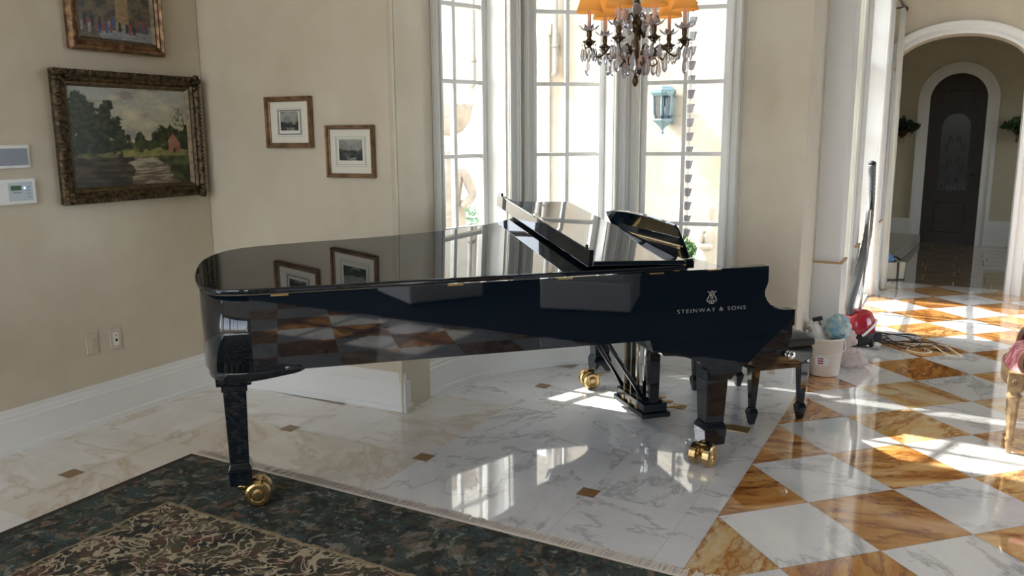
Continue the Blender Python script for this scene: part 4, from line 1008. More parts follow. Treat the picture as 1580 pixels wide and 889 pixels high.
for k in range(8):
    a = 2 * pi * k / 8; drop(.085 * cos(a), .085 * sin(a), .35, .075, .009); drop(.06 * cos(a + .3), .06 * sin(a + .3), .14, .07, .009)
for k in range(6):
    a = R(tocam - 60 + 60 * k) + .5; pts = [(r_ * cos(a), r_ * sin(a), z) for r_, z in ((.035, .10), (.055, .125), (.08, .15), (.10, .165))]
    m = MB(); m.tube(pts, [.012, .018, .018, .012], 8, False)
    for q in range(4): m.ball((pts[q][0], pts[q][1], pts[q][2]), .021, 7)
    m.build('crystal_spray', M['crystal_pink'], chand)
for k in range(10):
    a = 2 * pi * k / 10; r_ = .045 + .02 * (k % 2); m = MB(); r_ = .05 + .045 * (k % 2); m.ball((r_ * cos(a), r_ * sin(a), .315 + .03 * (k % 3)), .024, 6, (1, 1, 1.3)); m.build('crystal_rosette', M['crystal_pink'] if k % 2 else M['crystal'], chand)

# ------------------------------------------------------------------ curtains and rod by the arch
def drape(name, x0, amp, y0, y1, z0, z1, mt, label, group=None, folds=7, parent=None):
    m = MB(); N = folds * 8; K = 14; G = []
    for j in range(K + 1):
        z = z0 + (z1 - z0) * j / K; row = []
        for i in range(N + 1):
            t = i / N; a = amp * (0.75 + 0.25 * (1 - j / K)); row.append(m.v((x0 + a * sin(t * folds * 2 * pi + 0.4 * sin(z * 2)), y0 + (y1 - y0) * t + 0.01 * sin(z * 3 + i), z)))
        G.append(row)
    for j in range(K):
        for i in range(N): m.f([G[j][i], G[j][i + 1], G[j + 1][i + 1], G[j + 1][i]], True)
    o = m.build(name, mt)
    b = o.modifiers.new('thickness', 'SOLIDIFY'); b.thickness = 0.002
    return tag(o, label, 'curtain', group)
drape('sheer_curtain', -0.655, 0.030, 9.24, 9.545, 0.02, 2.83, M['sheer'], 'white sheer curtain gathered against the arch at the far end of the window wall', 'sheer curtains on the window wall', 5)
drape('sheer_curtain', -0.860, 0.020, 6.42, 6.82, 0.02, 2.95, M['sheer'], 'white sheer curtain drawn across the narrow window behind the vacuum cleaner', 'sheer curtains on the window wall', 9)
rod = MB().tube([(-0.65, 7.12, 2.85), (-0.65, 9.53, 2.85)], 0.014, 10).build('curtain_rod', M['bronze'])
tag(rod, 'dark curtain rod with a leafy finial high beside the arch', 'curtain rod')
MB().ball((-0.65, 9.545, 2.85), 0.026, 10, (1, 0.8, 1)).lathe([(0.014, 0), (0.03, .02), (0.008, .035)], (-0.65, 9.50, 2.85), 10, axis=(0, 1, 0)).build('finial', M['bronze'], rod)
m = MB()
for y in (7.3, 9.42): m.tube([(-0.75, y, 2.85), (-0.65, y, 2.85)], 0.008, 6)
m.build('bracket', M['bronze'], rod)

# ------------------------------------------------------------------ cleaning things
vac = empty('vacuum_cleaner', (-0.62, 6.74, 0), 'red vacuum cleaner with upright grey hose standing on the checked floor near the window wall', 'vacuum cleaner')
m = MB(); m.T = Matrix.Rotation(R(-25), 4, 'Z')
m.lathe([(0.0, 0.02), (0.10, 0.02), (0.118, 0.04), (0.122, 0.10), (0.115, 0.115), (0, 0.115)], (0, 0, 0), 24); base = m.build('base', M['rubber'], vac)
m = MB(); m.T = Matrix.Rotation(R(-25), 4, 'Z') @ Matrix.Diagonal((1, 1.15, 1, 1))
m.lathe([(0.118, 0.11), (0.120, 0.16), (0.112, 0.21), (0.090, 0.255), (0.05, 0.278), (0.0, 0.283)], (0, 0, 0), 28); m.build('canister', M['red'], vac)
m = MB(); pts = [(0.125 * cos(a_) * 1.0, 0.137 * sin(a_), 0.10 + 0.10 * sin((a_ + 1.2) * 1.1)) for a_ in [(-1.2 + 0.12 * k) for k in range(18)]]
m.tube(pts, 0.010, 8); m.build('bumper_stripe', M['white_plastic'], vac)
for s in (-1, 1):
    MB().lathe([(0, -.015), (0.035, -.015), (0.04, -.008), (0.04, .008), (0.035, .015), (0, .015)], (s * 0.105, -0.03, 0.04), 16, axis=(1, 0, 0)).build('wheel', M['rubber'], vac)
MB().box((0.10, 0.02, 0.03), (0.17, 0.10, 0.10)).build('power_plug', M['cord_black'], vac, bev=0.01)
MB().tube([(0.0, 0.0, 0.27), (0.005, 0.20, 0.60), (-0.01, 0.52, 1.0)], 0.012, 10).build('wand', M['chrome'], vac)
hp = catmull([(-0.06, -0.06, 0.25), (-0.065, -0.08, 0.33), (-0.04, 0.05, 0.50), (-0.02, 0.40, 0.78), (-0.035, 0.66, 1.02), (-0.045, 0.73, 1.22), (-0.05, 0.735, 1.36)], 10)
MB().tube(hp, [0.030 + (0.003 if i % 2 else 0) for i in range(len(hp))], 12).build('hose', M['grey_hose'], vac)
MB().ball((-0.05, 0.735, 1.37), 0.032, 12, (1, 1, .8)).build('hose_end', M['rubber'], vac)
MB().tube([(-0.01, 0.52, 1.0), (-0.045, 0.70, 1.15)], 0.012, 8).build('hose_clip', M['rubber'], vac)

BXC = (-0.735, 5.79)
bucket = empty('bucket', (*BXC, 0), 'milky plastic bucket with a maroon and white label behind the piano bench', 'bucket')
m = MB(); n = 28
prf = [(0.0, 0.004), (0.098, 0.004), (0.102, 0.01), (0.122, 0.255), (0.129, 0.257), (0.129, 0.268), (0.117, 0.268), (0.097, 0.014), (0.0, 0.012)]
m.lathe(prf, (0, 0, 0), n); m.build('tub', M['bucket'], bucket)
m = MB(); a0_ = -1.95
pts = [(0.1120 * cos(a0_ + k * .08), 0.1120 * sin(a0_ + k * .08)) for k in range(11)]
for (p, q) in zip(pts[:-1], pts[1:]):
    m.f([m.v((p[0], p[1], .085)), m.v((q[0], q[1], .085)), m.v((q[0] * 1.045, q[1] * 1.045, .145)), m.v((p[0] * 1.045, p[1] * 1.045, .145))])
m.build('label', M['white_plastic'], bucket)
m = MB()
for k in range(3):
    for (p, q) in zip(pts[2:6], pts[3:7]):
        z = .095 + k * .016; e = 1.012 + k * .012
        m.f([m.v((p[0] * e, p[1] * e, z)), m.v((q[0] * e, q[1] * e, z)), m.v((q[0] * (e + .008), q[1] * (e + .008), z + .010)), m.v((p[0] * (e + .008), p[1] * (e + .008), z + .010))])
m.build('label_print', M['label_red'], bucket)
m = MB(); m.tube(catmull([(-0.126, 0, 0.25), (-0.13, -0.06, 0.19), (0, -0.135, 0.155), (0.13, -0.06, 0.19), (0.126, 0, 0.25)], 6), 0.003, 6); m.build('bail', M['white_plastic'], bucket)
def crumple(name, c, r, sc, mt, label, cat, seed, amp=0.35, group=None, n=26):
    m = MB(); m.T = Matrix.Translation(c)
    prof = []; rings = []
    for i in range(n + 1):
        th = pi * i / n; row = []
        for k in range(n * 2):
            ph = 2 * pi * k / (n * 2); d = Vector((sin(th) * cos(ph), sin(th) * sin(ph), -cos(th)))
            rr = r * (1 + amp * noise.fractal(d * 1.8 + Vector((seed, 0, 0)), 0.7, 2.2, 4) + amp * 0.35 * abs(noise.noise(d * 5 + Vector((0, seed, 0)))))
            row.append((d.x * rr * sc[0], d.y * rr * sc[1], max(d.z * rr * sc[2], -c[2] + 0.001)))
        rings.append(row)
    V = [[m.v(p) for p in row] if 0 < i < n else [m.v(row[0])] for i, row in enumerate(rings)]
    for i in range(n):
        A, B = V[i], V[i + 1]
        for k in range(n * 2):
            k2 = (k + 1) % (n * 2); q = ([A[0]] if len(A) == 1 else [A[k], A[k2]]) + ([B[0]] if len(B) == 1 else [B[k2], B[k]])
            m.f(q, True)
    o = m.build(name, mt); return tag(o, label, cat, group)
crumple('cleaning_cloth', (-0.665, 5.80, 0.335), 0.080, (1.0, 0.9, 0.95), M['blue_cloth'], 'crumpled teal and blue cloth heaped on top of the milky bucket', 'cloth', 3.1)
crumple('paper_wad', (-0.80, 5.84, 0.315), 0.055, (1.1, 1, 0.65), M['white_plastic'], 'white crumpled paper on the left rim of the bucket', 'paper', 9.4)
crumple('plastic_bag', (-0.575, 6.03, 0.065), 0.075, (1.1, .9, .85), M['plastic_bag'], 'small pinkish clear plastic bag on the floor right of the bucket', 'plastic bag', 5.7)
crumple('plastic_bag', (-0.68, 6.30, 0.14), 0.085, (1.0, .7, 1.1), M['plastic_bag'], 'pale cloudy plastic bag slumped against the red vacuum cleaner', 'plastic bag', 1.7)
sb = empty('spray_bottle', (-0.775, 5.74, 0.30), 'white spray bottle with dark nozzle leaning out of the bucket', 'spray bottle'); sb.rotation_euler = (R(10), R(-16), 0)
MB().lathe([(0, -.10), (.028, -.10), (.03, -.09), (.03, .02), (.022, .05), (.012, .065), (.012, .08)], (0, 0, 0), 16).build('bottle', M['white_plastic'], sb)
MB().box((-.014, -.012, .08), (.05, .012, .105)).box((.022, -.006, .045), (.030, .006, .08)).build('trigger', M['cord_black'], sb, bev=.003)
br = MB().tube([(-0.835, 5.60, 0.001), (-0.835, 5.60, 0.20)], 0.035, 14).build('paper_roll', M['white_plastic']); tag(br, 'white paper roll standing between the bay wall and the bucket', 'paper roll')
# cords
def cord(name, pts, r, mt, label, cat='cord', group=None):
    z0 = r; o = MB().tube(catmull(pts, 8), r, 6).build(name, mt); return tag(o, label, cat, group)
rnd = random.Random(5)
P = []
for k in range(26):
    a_ = k * 0.93; rr = 0.16 + 0.10 * sin(k * 1.7); P.append((-0.38 + rr * 1.1 * cos(a_) + 0.004 * k, 6.99 + rr * 0.9 * sin(a_), 0.006 + 0.010 * (k % 3)))
cord('power_cord', [(-0.46, 6.80, 0.05), (-0.44, 6.84, 0.01)] + P + [(-0.12, 7.02, 0.006), (0.0, 6.86, 0.006), (-0.14, 6.78, 0.006)], 0.0042, M['cord_black'], 'black power cord in tangled loops beside the red vacuum cleaner')
cord('extension_cord', [(-0.30, 6.90, 0.005), (-0.16, 6.98, 0.005), (-0.02, 6.98, 0.005), (0.06, 6.80, 0.005), (0.10, 6.68, 0.005), (0.0, 6.72, 0.005), (-0.12, 6.92, 0.018), (-0.24, 6.86, 0.005), (-0.26, 6.72, 0.005), (-0.16, 6.66, 0.005), (-0.10, 6.74, 0.005), (-0.15, 6.80, 0.005)], 0.005, M['cord_cream'], 'cream extension cord looped on the checked floor right of the black cord')
cord('wall_wire', [(-0.885, 5.43, 0.33), (-0.89, 5.42, 0.50), (-0.87, 5.41, 0.535), (-0.84, 5.41, 0.52), (-0.80, 5.50, 0.42), (-0.775, 5.62, 0.30), (-0.76, 5.68, 0.28)], 0.0022, M['white_plastic'], 'thin white wire arching from the bay wall down to the bucket', 'wire')
# canvas tote by the arch
tote = empty('canvas_tote', (-0.66, 10.06, 0), 'cream canvas tote bag with black trim standing on the floor inside the arch', 'bag', rz=R(35))
m = MB(); m.taper((0, 0, 0.0), (0.145, 0.09), (0, 0, 0.20), (0.165, 0.085)); m.build('body', M['canvas'], tote, bev=0.015, seg=3)
MB().box((0.055, -0.096, 0.0), (0.075, -0.084, 0.20)).box((-0.15, -0.094, 0.0), (0.15, -0.084, 0.012)).build('trim', M['cord_black'], tote)
MB().tube(catmull([(0.05, -0.07, 0.20), (0.02, -0.03, 0.245), (0.12, 0.04, 0.235), (0.18, 0.02, 0.17), (0.16, -0.05, 0.08)], 6), 0.012, 8).build('strap', M['cord_black'], tote)
crumple('folded_cloth', (-0.71, 10.0, 0.245), 0.085, (1.1, .9, .55), M['blue_cloth2'], 'bright blue cloth spilling over the top of the cream tote bag', 'cloth', 7.2)

# ------------------------------------------------------------------ pink armchair at the right edge
ch = empty('upholstered_armchair', (0.318, 4.722, 0), 'carved gilded armchair with pink brocade seat cut off by the right edge', 'armchair', rz=R(-2))
W_, D_ = 0.52, 0.50
def fluted_leg(x, y, name='leg'):
    m = MB()
    prof_ = [(0.0, 0.0), (0.010, 0.0), (0.019, 0.05), (0.014, 0.062), (0.022, 0.072), (0.022, 0.08), (0.016, 0.088), (0.019, 0.10), (0.026, 0.285), (0.033, 0.295), (0.036, 0.31), (0.024, 0.322), (0.030, 0.335)]
    n = 24; rings = []
    for r, z in prof_:
        fl = 0.0035 if 0.095 < z < 0.29 else 0
        rings.append([m.v((x + (r - (fl if k % 3 == 0 else 0)) * cos(2 * pi * k / n), y + (r - (fl if k % 3 == 0 else 0)) * sin(2 * pi * k / n), z)) for k in range(n)])
    for A, B in zip(rings[:-1], rings[1:]):
        for k in range(n): m.f([A[k], A[(k + 1) % n], B[(k + 1) % n], B[k]], True)
    m.box((x - .033, y - .033, 0.335), (x + .033, y + .033, 0.43))
    for k in range(8):
        a_ = k * pi / 4
        m.ball((x - .034, y + .011 * cos(a_), .385 + .011 * sin(a_)), .005, 6, (.5, 1, 1)); m.ball((x + .011 * cos(a_), y - .034, .385 + .011 * sin(a_)), .005, 6, (1, .5, 1))
    m.ball((x - .034, y, .385), .006, 6, (.6, 1, 1)); m.ball((x, y - .034, .385), .006, 6, (1, .6, 1))
    return m.build(name, M['chair_wood'], ch)
for x, y in ((0, 0), (0, W_), (D_, 0.04), (D_, W_ - 0.04)): fluted_leg(x, y)
m = MB()
P = catmull([(0.0, 0.0, 0), (-0.035, W_ * .25, 0), (-0.045, W_ * .5, 0), (-0.035, W_ * .75, 0), (0.0, W_, 0)], 5)
m.prism([(p.x - .02, p.y) for p in P] + [(p.x + .02, p.y) for p in P[::-1]], 0.345, 0.425)
m.box((0, -.022, .345), (D_, .018, .425)); m.box((0, W_ - .018, .345), (D_, W_ + .022, .425)); m.box((D_ - .02, 0, .345), (D_ + .02, W_, .425)); m.build('seat_rail', M['chair_wood'], ch, bev=0.004)
m = MB(); G = []; nx = ny = 14
for i in range(nx + 1):
    row = []
    for j in range(ny + 1):
        u_, v_ = i / nx, j / ny; bul = (1 - (2 * u_ - 1) ** 4) * (1 - (2 * v_ - 1) ** 4)
        row.append(m.v((-0.05 * (1 - (2 * v_ - 1) ** 2) * (1 - u_) + u_ * D_ - 0.005, v_ * W_, 0.425 + 0.105 * bul ** .35)))
    G.append(row)
for i in range(nx):
    for j in range(ny): m.f([G[i][j], G[i + 1][j], G[i + 1][j + 1], G[i][j + 1]], True)
m.build('seat', M['brocade'], ch)
for y in (0.0, W_):
    m = MB(); m.tube(catmull([(0.045, y, 0.43), (0.020, y, 0.47), (0.030, y, 0.53), (0.085, y, 0.585), (0.105, y, 0.63), (0.08, y, 0.655), (0.055, y, 0.64)], 6), [0.022] * 37, 8)
    m.tube(catmull([(0.085, y, 0.65), (0.20, y, 0.67), (0.34, y, 0.68), (D_, y, 0.70)], 6), 0.019, 8); m.build('arm', M['walnut'], ch)
m = MB(); m.T = Matrix.Translation((D_, 0, 0.43)) @ Matrix.Rotation(R(10), 4, 'Y')
m.box((-.02, .03, 0.0), (.02, .07, .60)); m.box((-.02, W_ - .07, 0.0), (.02, W_ - .03, .60)); m.box((-.02, .03, .56), (.02, W_ - .03, .61)); m.box((-.02, .06, .10), (.02, W_ - .06, .14)); m.build('back_frame', M['chair_wood'], ch, bev=.006)
m = MB(); m.T = Matrix.Translation((D_, 0, 0.43)) @ Matrix.Rotation(R(10), 4, 'Y'); m.box((-.035, .065, .13), (.03, W_ - .065, .57)); m.build('backrest', M['brocade'], ch, bev=.02, seg=3)

# ------------------------------------------------------------------ white armchairs added out of view to fill the piano's reflection
def reflection_chair(x, y, rz, label):
    e = empty('club_chair', (x, y, 0.010), label, 'armchair', 'white slipcovered armchairs behind the viewer', rz=R(rz))
    MB().box((-.42, -.40, .03), (.42, .40, .30)).build('skirt', M['slip'], e, bev=.02)
    MB().box((-.28, -.44, .30), (.28, .25, .46)).build('seat_cushion', M['slip'], e, bev=.05, seg=4)
    for sx in (-1, 1): MB().box((min(sx * .29, sx * .44), -.42, .22), (max(sx * .29, sx * .44), .38, .64)).build('arm', M['slip'], e, bev=.06, seg=4)
    m = MB(); m.box((-.42, .22, .28), (.42, .44, .92), rot=RX(-8)); m.build('backrest', M['slip'], e, bev=.07, seg=4)
    for sx in (-1, 1):
        for sy in (-1, 1): MB().taper((sx * .36, sy * .34, 0), (.018, .018), (sx * .36, sy * .34, .05), (.028, .028)).build('foot', M['walnut'], e)
reflection_chair(1.95, 0.10, 120, 'white slipcovered armchair mirrored in the tail half of the piano side')
reflection_chair(2.3, 1.75, 75, 'white slipcovered armchair mirrored in the middle of the piano side')

m = MB(); m.box((1.0, -2.6, 0.0008), (5.2, 3.55, 0.010)); o = m.build('living_room_rug', noisy('navy_rug', (0.010, 0.016, 0.028), (0.030, 0.042, 0.060), 14, 0.95))  # added out of view so the piano mirrors a dark floor
tag(o, 'plain dark navy rug under the two white armchairs, mirrored in the piano side', 'rug')
# ------------------------------------------------------------------ courtyard outside
o = MB().box((-14, 3.0, -0.25), (-1.02, 16, -0.12)).build('ground', M['terrace']); o['kind'] = 'structure'
_wd = Vector((cos(R(-20)), sin(R(-20)))); _wn = Vector((-sin(R(20)), -cos(R(20)))); W0 = Vector((-3.2, 9.9))
def WP(s, d=0.0): p = W0 + _wd * s + _wn * d; return (p.x, p.y)
o = MB().prism([WP(-9), WP(2.2), WP(2.2, -.3), WP(-9, -.3)], -0.2, 5.6).build('wall_courtyard', M['stucco']); st(o)
# blue shutter and plaster surround on the courtyard wall (local frame: x along the wall, y into it)
def wallroot(name, s, z, label, cat, d=0.0, **k):
    e = empty(name, (*WP(s, d), z), label, cat, rz=R(-20), **k); return e
sh = wallroot('shutter', -2.62, 1.55, 'tall blue louvred shutter on the courtyard wall outside the middle bay window', 'shutter')
m = MB(); m.box((-.24, -.045, -1.2), (-.20, -.01, 1.35)); m.box((.20, -.045, -1.2), (.24, -.01, 1.35)); 
for z in (-1.2, 0.02, 1.31): m.box((-.2, -.045, z), (.2, -.01, z + .05))
for k in range(46):
    z = -1.13 + k * .053
    if abs(z - .04) < .04: continue
    m.box((-.2, -.036, z), (.2, -.02, z + .045), rot=RX(-25))
m.build('louvred_leaf', M['shutter'], sh)
ds = wallroot('door_surround', -2.18, 0.0, 'pale moulded plaster surround beside the blue shutter outside', 'door surround')
m = MB(); m.box((-.13, -.05, -.12), (.09, 0, 3.0)); m.box((-.06, -.08, -.12), (.04, -.05, 2.94)); m.box((-.16, -.1, 2.98), (.12, 0, 3.14)); m.build('moulding', M['trim'], ds, bev=.01)
for s_, z0, z1, lb in ((-1.93, 2.42, 5.4, 'white downpipe ending beside the plaster surround outside the middle bay window'), (-3.72, 2.35, 5.4, 'pale downpipe on the courtyard wall seen through the left bay window')):
    e = wallroot('downpipe', s_, 0.0, lb, 'downpipe', group='downpipes on the courtyard wall')
    m = MB(); m.tube([(0, -.06, z1), (0, -.06, z0 + .05), (0, -.10, z0)], 0.035, 10)
    m.build('pipe', M['stone_w'], e); m = MB()
    for z in (z0 + .4, z0 + 1.6): m.lathe([(.045, -.02), (.045, .02)], (0, -.06, z), 12); m.box((-.01, -.06, z - .02), (.01, 0, z + .02))
    m.build('clip', M['stone_w'], e)
# wall lantern
ln = wallroot('wall_lantern', 0.02, 1.62, 'blue green metal wall lantern with glass sides on the courtyard wall', 'wall lantern')
m = MB(); c = (0, -.16, 0)
m.lathe([(.155, .475), (.165, .49), (.165, .52), (.14, .535), (.11, .56), (.05, .575), (0, .58)], c, 6, smooth=False); m.build('cap', M['lantern'], ln)
m = MB()
for k in range(6):
    a_ = k * pi / 3; m.tube([(c[0] + .125 * cos(a_), c[1] + .125 * sin(a_), .47), (c[0] + .115 * cos(a_), c[1] + .115 * sin(a_), .25), (c[0] + .06 * cos(a_), c[1] + .06 * sin(a_), .15)], .010, 6)
m.lathe([(.135, .455), (.14, .465), (.14, .48)], c, 6, smooth=False); m.lathe([(0, 0), (.018, .01), (.022, .03), (.008, .05), (.02, .06), (.045, .10), (.10, .145), (.125, .16), (.13, .175), (.12, .185)], c, 6, smooth=False)
m.box((-.05, -.03, .12), (.05, 0, .46)); m.tube(catmull([(0, -.02, .2), (0, -.06, .12), (0, -.12, .10)], 5), .01, 6); m.build('cage', M['lantern'], ln)
m = MB(); m.lathe([(.105, .185), (.118, .455)], c, 6, smooth=False); m.build('glass_panes', glass_mat('lantern_glass', (.38, .43, .48), .15), ln)
for k in range(3):
    a_ = k * 2.09 + .5; MB().tube([(c[0] + .03 * cos(a_), c[1] + .03 * sin(a_), .18), (c[0] + .03 * cos(a_), c[1] + .03 * sin(a_), .33)], .011, 8).build('candle', M['white_key'], ln)
# rain chain
rc = empty('rain_chain', (-2.19, 7.35, 0), 'grey rain chain of small cups hanging outside the right bay window', 'rain chain')
m = MB(); z = -0.05; k = 0
cups = []
while z < 3.9:
    m2 = MB(); a_ = (k * 37) % 360; m2.T = Matrix.Rotation(R(a_), 4, 'Z') @ Matrix.Translation((0, 0, z)); m2.lathe([(.018, 0), (.024, .004), (.040, .068), (.043, .072), (.040, .075), (.036, .070), (.020, .010)], (0, 0, 0), 10, smooth=False)
    m2.build('cup', M['lead'], rc)
    m.tube([(0.010, 0, z + .07), (.004, 0, z + .105), (0, 0, z + .126)], .002, 4); m.tube([(-.010, 0, z + .07), (-.004, 0, z + .105), (0, 0, z + .126)], .002, 4)
    z += .124; k += 1
m.build('links', M['lead'], rc)
MB().box((-.16, -.16, 3.9), (.10, .16, 4.02)).tube([(0, 0, 3.86), (0, 0, 3.95)], .03, 8).build('gutter_bracket', M['stone_w'], rc)
# statues: one continuous skinned body each
def skin_fig(name, J, E, mt, parent, sub=2):
    me = bpy.data.meshes.new(name); keys = list(J); me.from_pydata([J[k][:3] for k in keys], [(keys.index(a), keys.index(b)) for a, b in E], [])
    o = bpy.data.objects.new(name, me); COL.objects.link(o); me.materials.append(mt); o.parent = parent
    sk = o.modifiers.new('skin', 'SKIN'); lay = me.skin_vertices[0] if me.skin_vertices else None
    if lay is None: bpy.context.view_layer.objects.active = o; lay = me.skin_vertices[0]
    for i, k in enumerate(keys): r_ = J[k][3]; lay.data[i].radius = (r_, r_); lay.data[i].use_root = (i == 0)
    ss = o.modifiers.new('sub', 'SUBSURF'); ss.levels = sub; ss.render_levels = sub; sk.use_smooth_shade = True
    return o
# life-sized figure carrying a shell basin on its shoulder
s1 = empty('garden_statue', (-4.36, 6.72, 0), 'tan stone statue of a figure holding up a shell basin outside the left bay window', 'statue', 'stone statues in the courtyard', rz=R(20))
J = {'pelvis': (0, 0, .80, .125), 'waist': (0, 0, .98, .10), 'chest': (0.01, 0, 1.17, .12), 'neck': (0.02, 0, 1.36, .050), 'head0': (0.02, -.01, 1.43, .062), 'head': (0.02, -.02, 1.51, .078),
     'shl': (-.13, 0, 1.29, .055), 'ell': (-.24, -.05, 1.42, .042), 'hal': (-.16, -.06, 1.62, .034), 'shr': (.15, 0, 1.29, .055), 'elr': (.25, -.02, 1.06, .045), 'har': (.16, -.14, .95, .034),
     'hl': (-.08, 0, .70, .10), 'kl': (-.09, -.06, .42, .066), 'fl': (-.09, .0, .10, .05), 'tl': (-.09, -.12, .07, .04), 'hr': (.08, 0, .70, .10), 'kr': (.08, -.02, .42, .068), 'fr': (.09, .02, .10, .05), 'tr': (.09, -.1, .07, .04)}
E_ = [('pelvis', 'waist'), ('waist', 'chest'), ('chest', 'neck'), ('neck', 'head0'), ('head0', 'head'), ('chest', 'shl'), ('shl', 'ell'), ('ell', 'hal'), ('chest', 'shr'), ('shr', 'elr'), ('elr', 'har'), ('pelvis', 'hl'), ('hl', 'kl'), ('kl', 'fl'), ('fl', 'tl'), ('pelvis', 'hr'), ('hr', 'kr'), ('kr', 'fr'), ('fr', 'tr')]
skin_fig('figure', J, E_, M['stone'], s1)
m = MB(); nn = 28; prs = [(0.0, 1.62), (0.05, 1.625), (0.12, 1.67), (0.18, 1.76), (0.205, 1.86), (0.215, 1.90), (0.195, 1.895), (0.12, 1.72), (0, 1.67)]
rg = []
for r, z in prs:
    rg.append([m.v((0.02 + r * (1 + .10 * (k % 2) * (r > .1)) * cos(2 * pi * k / nn), r * (1 + .10 * (k % 2) * (r > .1)) * .8 * sin(2 * pi * k / nn), z + (.02 * (k % 2) if r > .19 else 0))) for k in range(nn)] if r > 0 else [m.v((0.02, 0, z))])
for A, B in zip(rg[:-1], rg[1:]):
    for k in range(nn):
        q = ([A[0]] if len(A) == 1 else [A[k], A[(k + 1) % nn]]) + ([B[0]] if len(B) == 1 else [B[(k + 1) % nn], B[k]]); m.f(q, True)
m.build('shell_basin', M['stone'], s1)
m = MB(); rings = []
for r, z in ((.17, .05), (.165, .3), (.14, .6), (.15, .85), (.135, .98)):
    rings.append([m.v(((r + .014 * (k % 2)) * cos(2 * pi * k / 30), (r + .014 * (k % 2)) * .85 * sin(2 * pi * k / 30), z + .03 * sin(k * .6))) for k in range(30)])
for A, B in zip(rings[:-1], rings[1:]):
    for k in range(30): m.f([A[k], A[(k + 1) % 30], B[(k + 1) % 30], B[k]], True)
m.build('drapery', M['stone'], s1)
MB().box((-.26, -.24, -.12), (.26, .24, .03)).box((-.2, -.18, .03), (.2, .18, .06)).build('pedestal', M['stone'], s1, bev=.01)
s2 = empty('garden_statue', (-1.745, 6.60, 0.17), 'small white statue of a draped child beside a leafy bush outside the right bay window', 'statue', 'stone statues in the courtyard', rz=R(30))
J = {'pelvis': (0, 0, .40, .085), 'chest': (0, 0, .62, .078), 'neck': (0, 0, .745, .035), 'head0': (-.01, 0, .79, .045), 'head': (-.015, -.01, .86, .068), 'hair': (-.01, .02, .925, .038),
     'shl': (-.09, 0, .69, .036), 'ell': (-.13, -.06, .56, .030), 'hal': (-.03, -.13, .57, .022), 'shr': (.09, 0, .69, .036), 'elr': (.14, -.02, .56, .03), 'har': (.07, -.12, .50, .022),
     'hl': (-.05, 0, .32, .07), 'kl': (-.06, -.03, .16, .048), 'fl': (-.06, 0, .02, .036), 'hr': (.05, 0, .32, .07), 'kr': (.06, -.01, .16, .048), 'fr': (.06, 0, .02, .036)}
E_ = [('pelvis', 'chest'), ('chest', 'neck'), ('neck', 'head0'), ('head0', 'head'), ('head', 'hair'), ('chest', 'shl'), ('shl', 'ell'), ('ell', 'hal'), ('chest', 'shr'), ('shr', 'elr'), ('elr', 'har'), ('pelvis', 'hl'), ('hl', 'kl'), ('kl', 'fl'), ('pelvis', 'hr'), ('hr', 'kr'), ('kr', 'fr')]
skin_fig('figure', J, E_, M['stone_w'], s2)
m = MB(); rings = []
for r, z in ((.17, .02), (.155, .2), (.13, .42), (.105, .56), (.10, .66)):
    rings.append([m.v(((r + .012 * (k % 2)) * cos(2 * pi * k / 26), (r + .012 * (k % 2)) * .85 * sin(2 * pi * k / 26), z + .02 * sin(k * .8))) for k in range(26)])
for A, B in zip(rings[:-1], rings[1:]):
    for k in range(26): m.f([A[k], A[(k + 1) % 26], B[(k + 1) % 26], B[k]], True)
m.build('drapery', M['stone_w'], s2)
MB().box((-.18, -.18, -.29), (.18, .18, .01)).build('pedestal', M['stone_w'], s2, bev=.01)
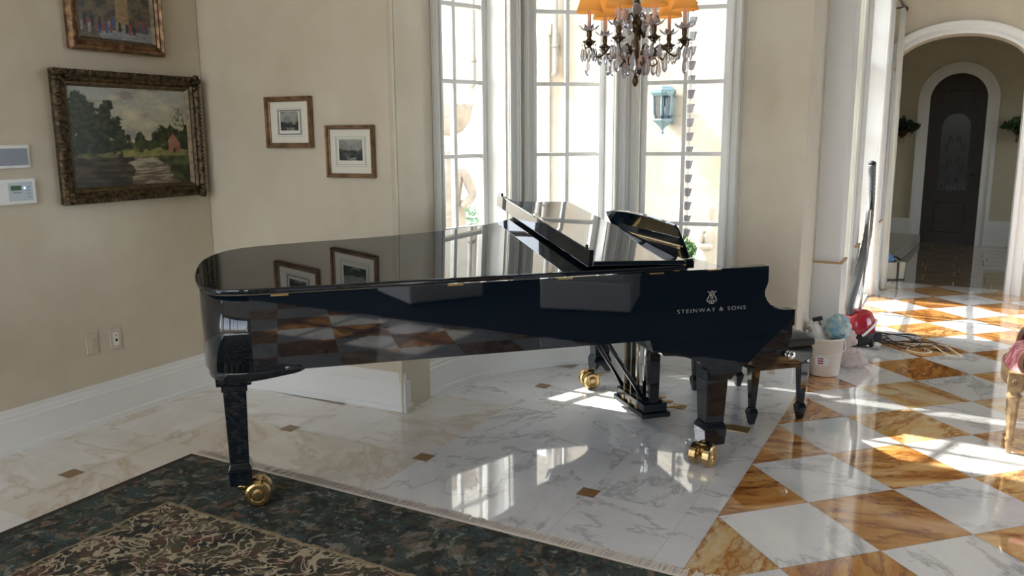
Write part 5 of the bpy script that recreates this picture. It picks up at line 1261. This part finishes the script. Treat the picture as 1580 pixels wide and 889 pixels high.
# greenery: leaves as small folded quads, plus stems
def foliage(o_name, parent, mt, count, fn, size, rs):
    m = MB(); rn = random.Random(rs)
    for _ in range(count):
        c = Vector(fn(rn)); d = Vector((rn.uniform(-1, 1), rn.uniform(-1, 1), rn.uniform(-.3, 1))).normalized(); t_ = d.orthogonal().normalized(); t_ = (Matrix.Rotation(rn.uniform(0, 6.28), 3, d) @ t_); s_ = size * rn.uniform(.6, 1.3)
        a, b = m.v(c), m.v(c + d * s_); l1, r1 = m.v(c + d * s_ * .5 + t_ * s_ * .28), m.v(c + d * s_ * .5 - t_ * s_ * .28); m.f([a, l1, b]); m.f([a, b, r1])
    return m.build(o_name, mt, parent)
def plant(name, loc, label, cat, mt, count, rx, ry, z0, z1, size, rs, group=None, stems=7):
    e = empty(name, loc, label, cat, group)
    def fn(rn):
        while True:
            p = (rn.uniform(-1, 1), rn.uniform(-1, 1), rn.uniform(-1, 1))
            if p[0] ** 2 + p[1] ** 2 + p[2] ** 2 < 1: return (p[0] * rx, p[1] * ry, (z0 + z1) / 2 + p[2] * (z1 - z0) / 2)
    foliage('leaves', e, mt, count, fn, size, rs)
    m = MB(); rn = random.Random(rs)
    for _ in range(stems): m.tube([(rn.uniform(-.05, .05), rn.uniform(-.05, .05), min(z0, -0.1) if z0 > -1 else z0), (rn.uniform(-rx, rx) * .6, rn.uniform(-ry, ry) * .6, (z0 + z1) / 2)], .008, 5)
    m.build('stems', M['leaf'], e); return e
plant('shrub', (-4.62, 7.50, 0), 'low grey green clipped shrub behind the statue outside the left bay window', 'shrub', M['hedge'], 2200, .42, .32, -.1, .90, .055, 3, 'shrubs in the courtyard')
plant('shrub', (-3.95, 8.15, 0), 'low grey green clipped shrub seen at the right of the left bay window', 'shrub', M['hedge'], 1500, .34, .3, -.1, .74, .055, 4, 'shrubs in the courtyard')
plant('shrub', (-2.08, 7.00, 0), 'bright leafy bush beside the small white statue outside', 'shrub', M['leaf'], 700, .20, .2, -.05, .74, .085, 5, 'shrubs in the courtyard')
# hall wall planters
for x, lb, rs in ((-0.90, 'dark trailing plant in a wall basket left of the far arched door', 11), (0.70, 'leafy plant in a wall basket right of the far arched door', 12)):
    e = empty('wall_planter', (x, 13.60, 1.55), lb, 'wall planter', 'wall planters beside the hall door')
    m = MB(); m.lathe([(0.0, -.04), (.05, -.02), (.11, .03), (.15, .09), (.155, .10), (.13, .10), (0, .06)], (0, 0, 0), 16); m.build('basket', M['bronze'], e)
    m = MB()
    for k in range(3): m.tube(catmull([(.10 * cos(a_), .10 * sin(a_), -.02 + .05 * sin(3 * a_ + k)) for a_ in [(-2.9 + .29 * q) for q in range(10)]], 3), .008, 5)
    m.build('scrollwork', M['brass_dull'], e)
    def fn(rn):
        a_ = rn.uniform(0, 6.28); r_ = rn.random() ** .5; return (r_ * .27 * cos(a_), -.02 + r_ * .09 * sin(a_), .14 + rn.uniform(-.10, .13) * (1.2 - r_))
    foliage('leaves', e, M['leaf_dark'] if rs == 11 else M['leaf'], 420, fn, .075, rs)
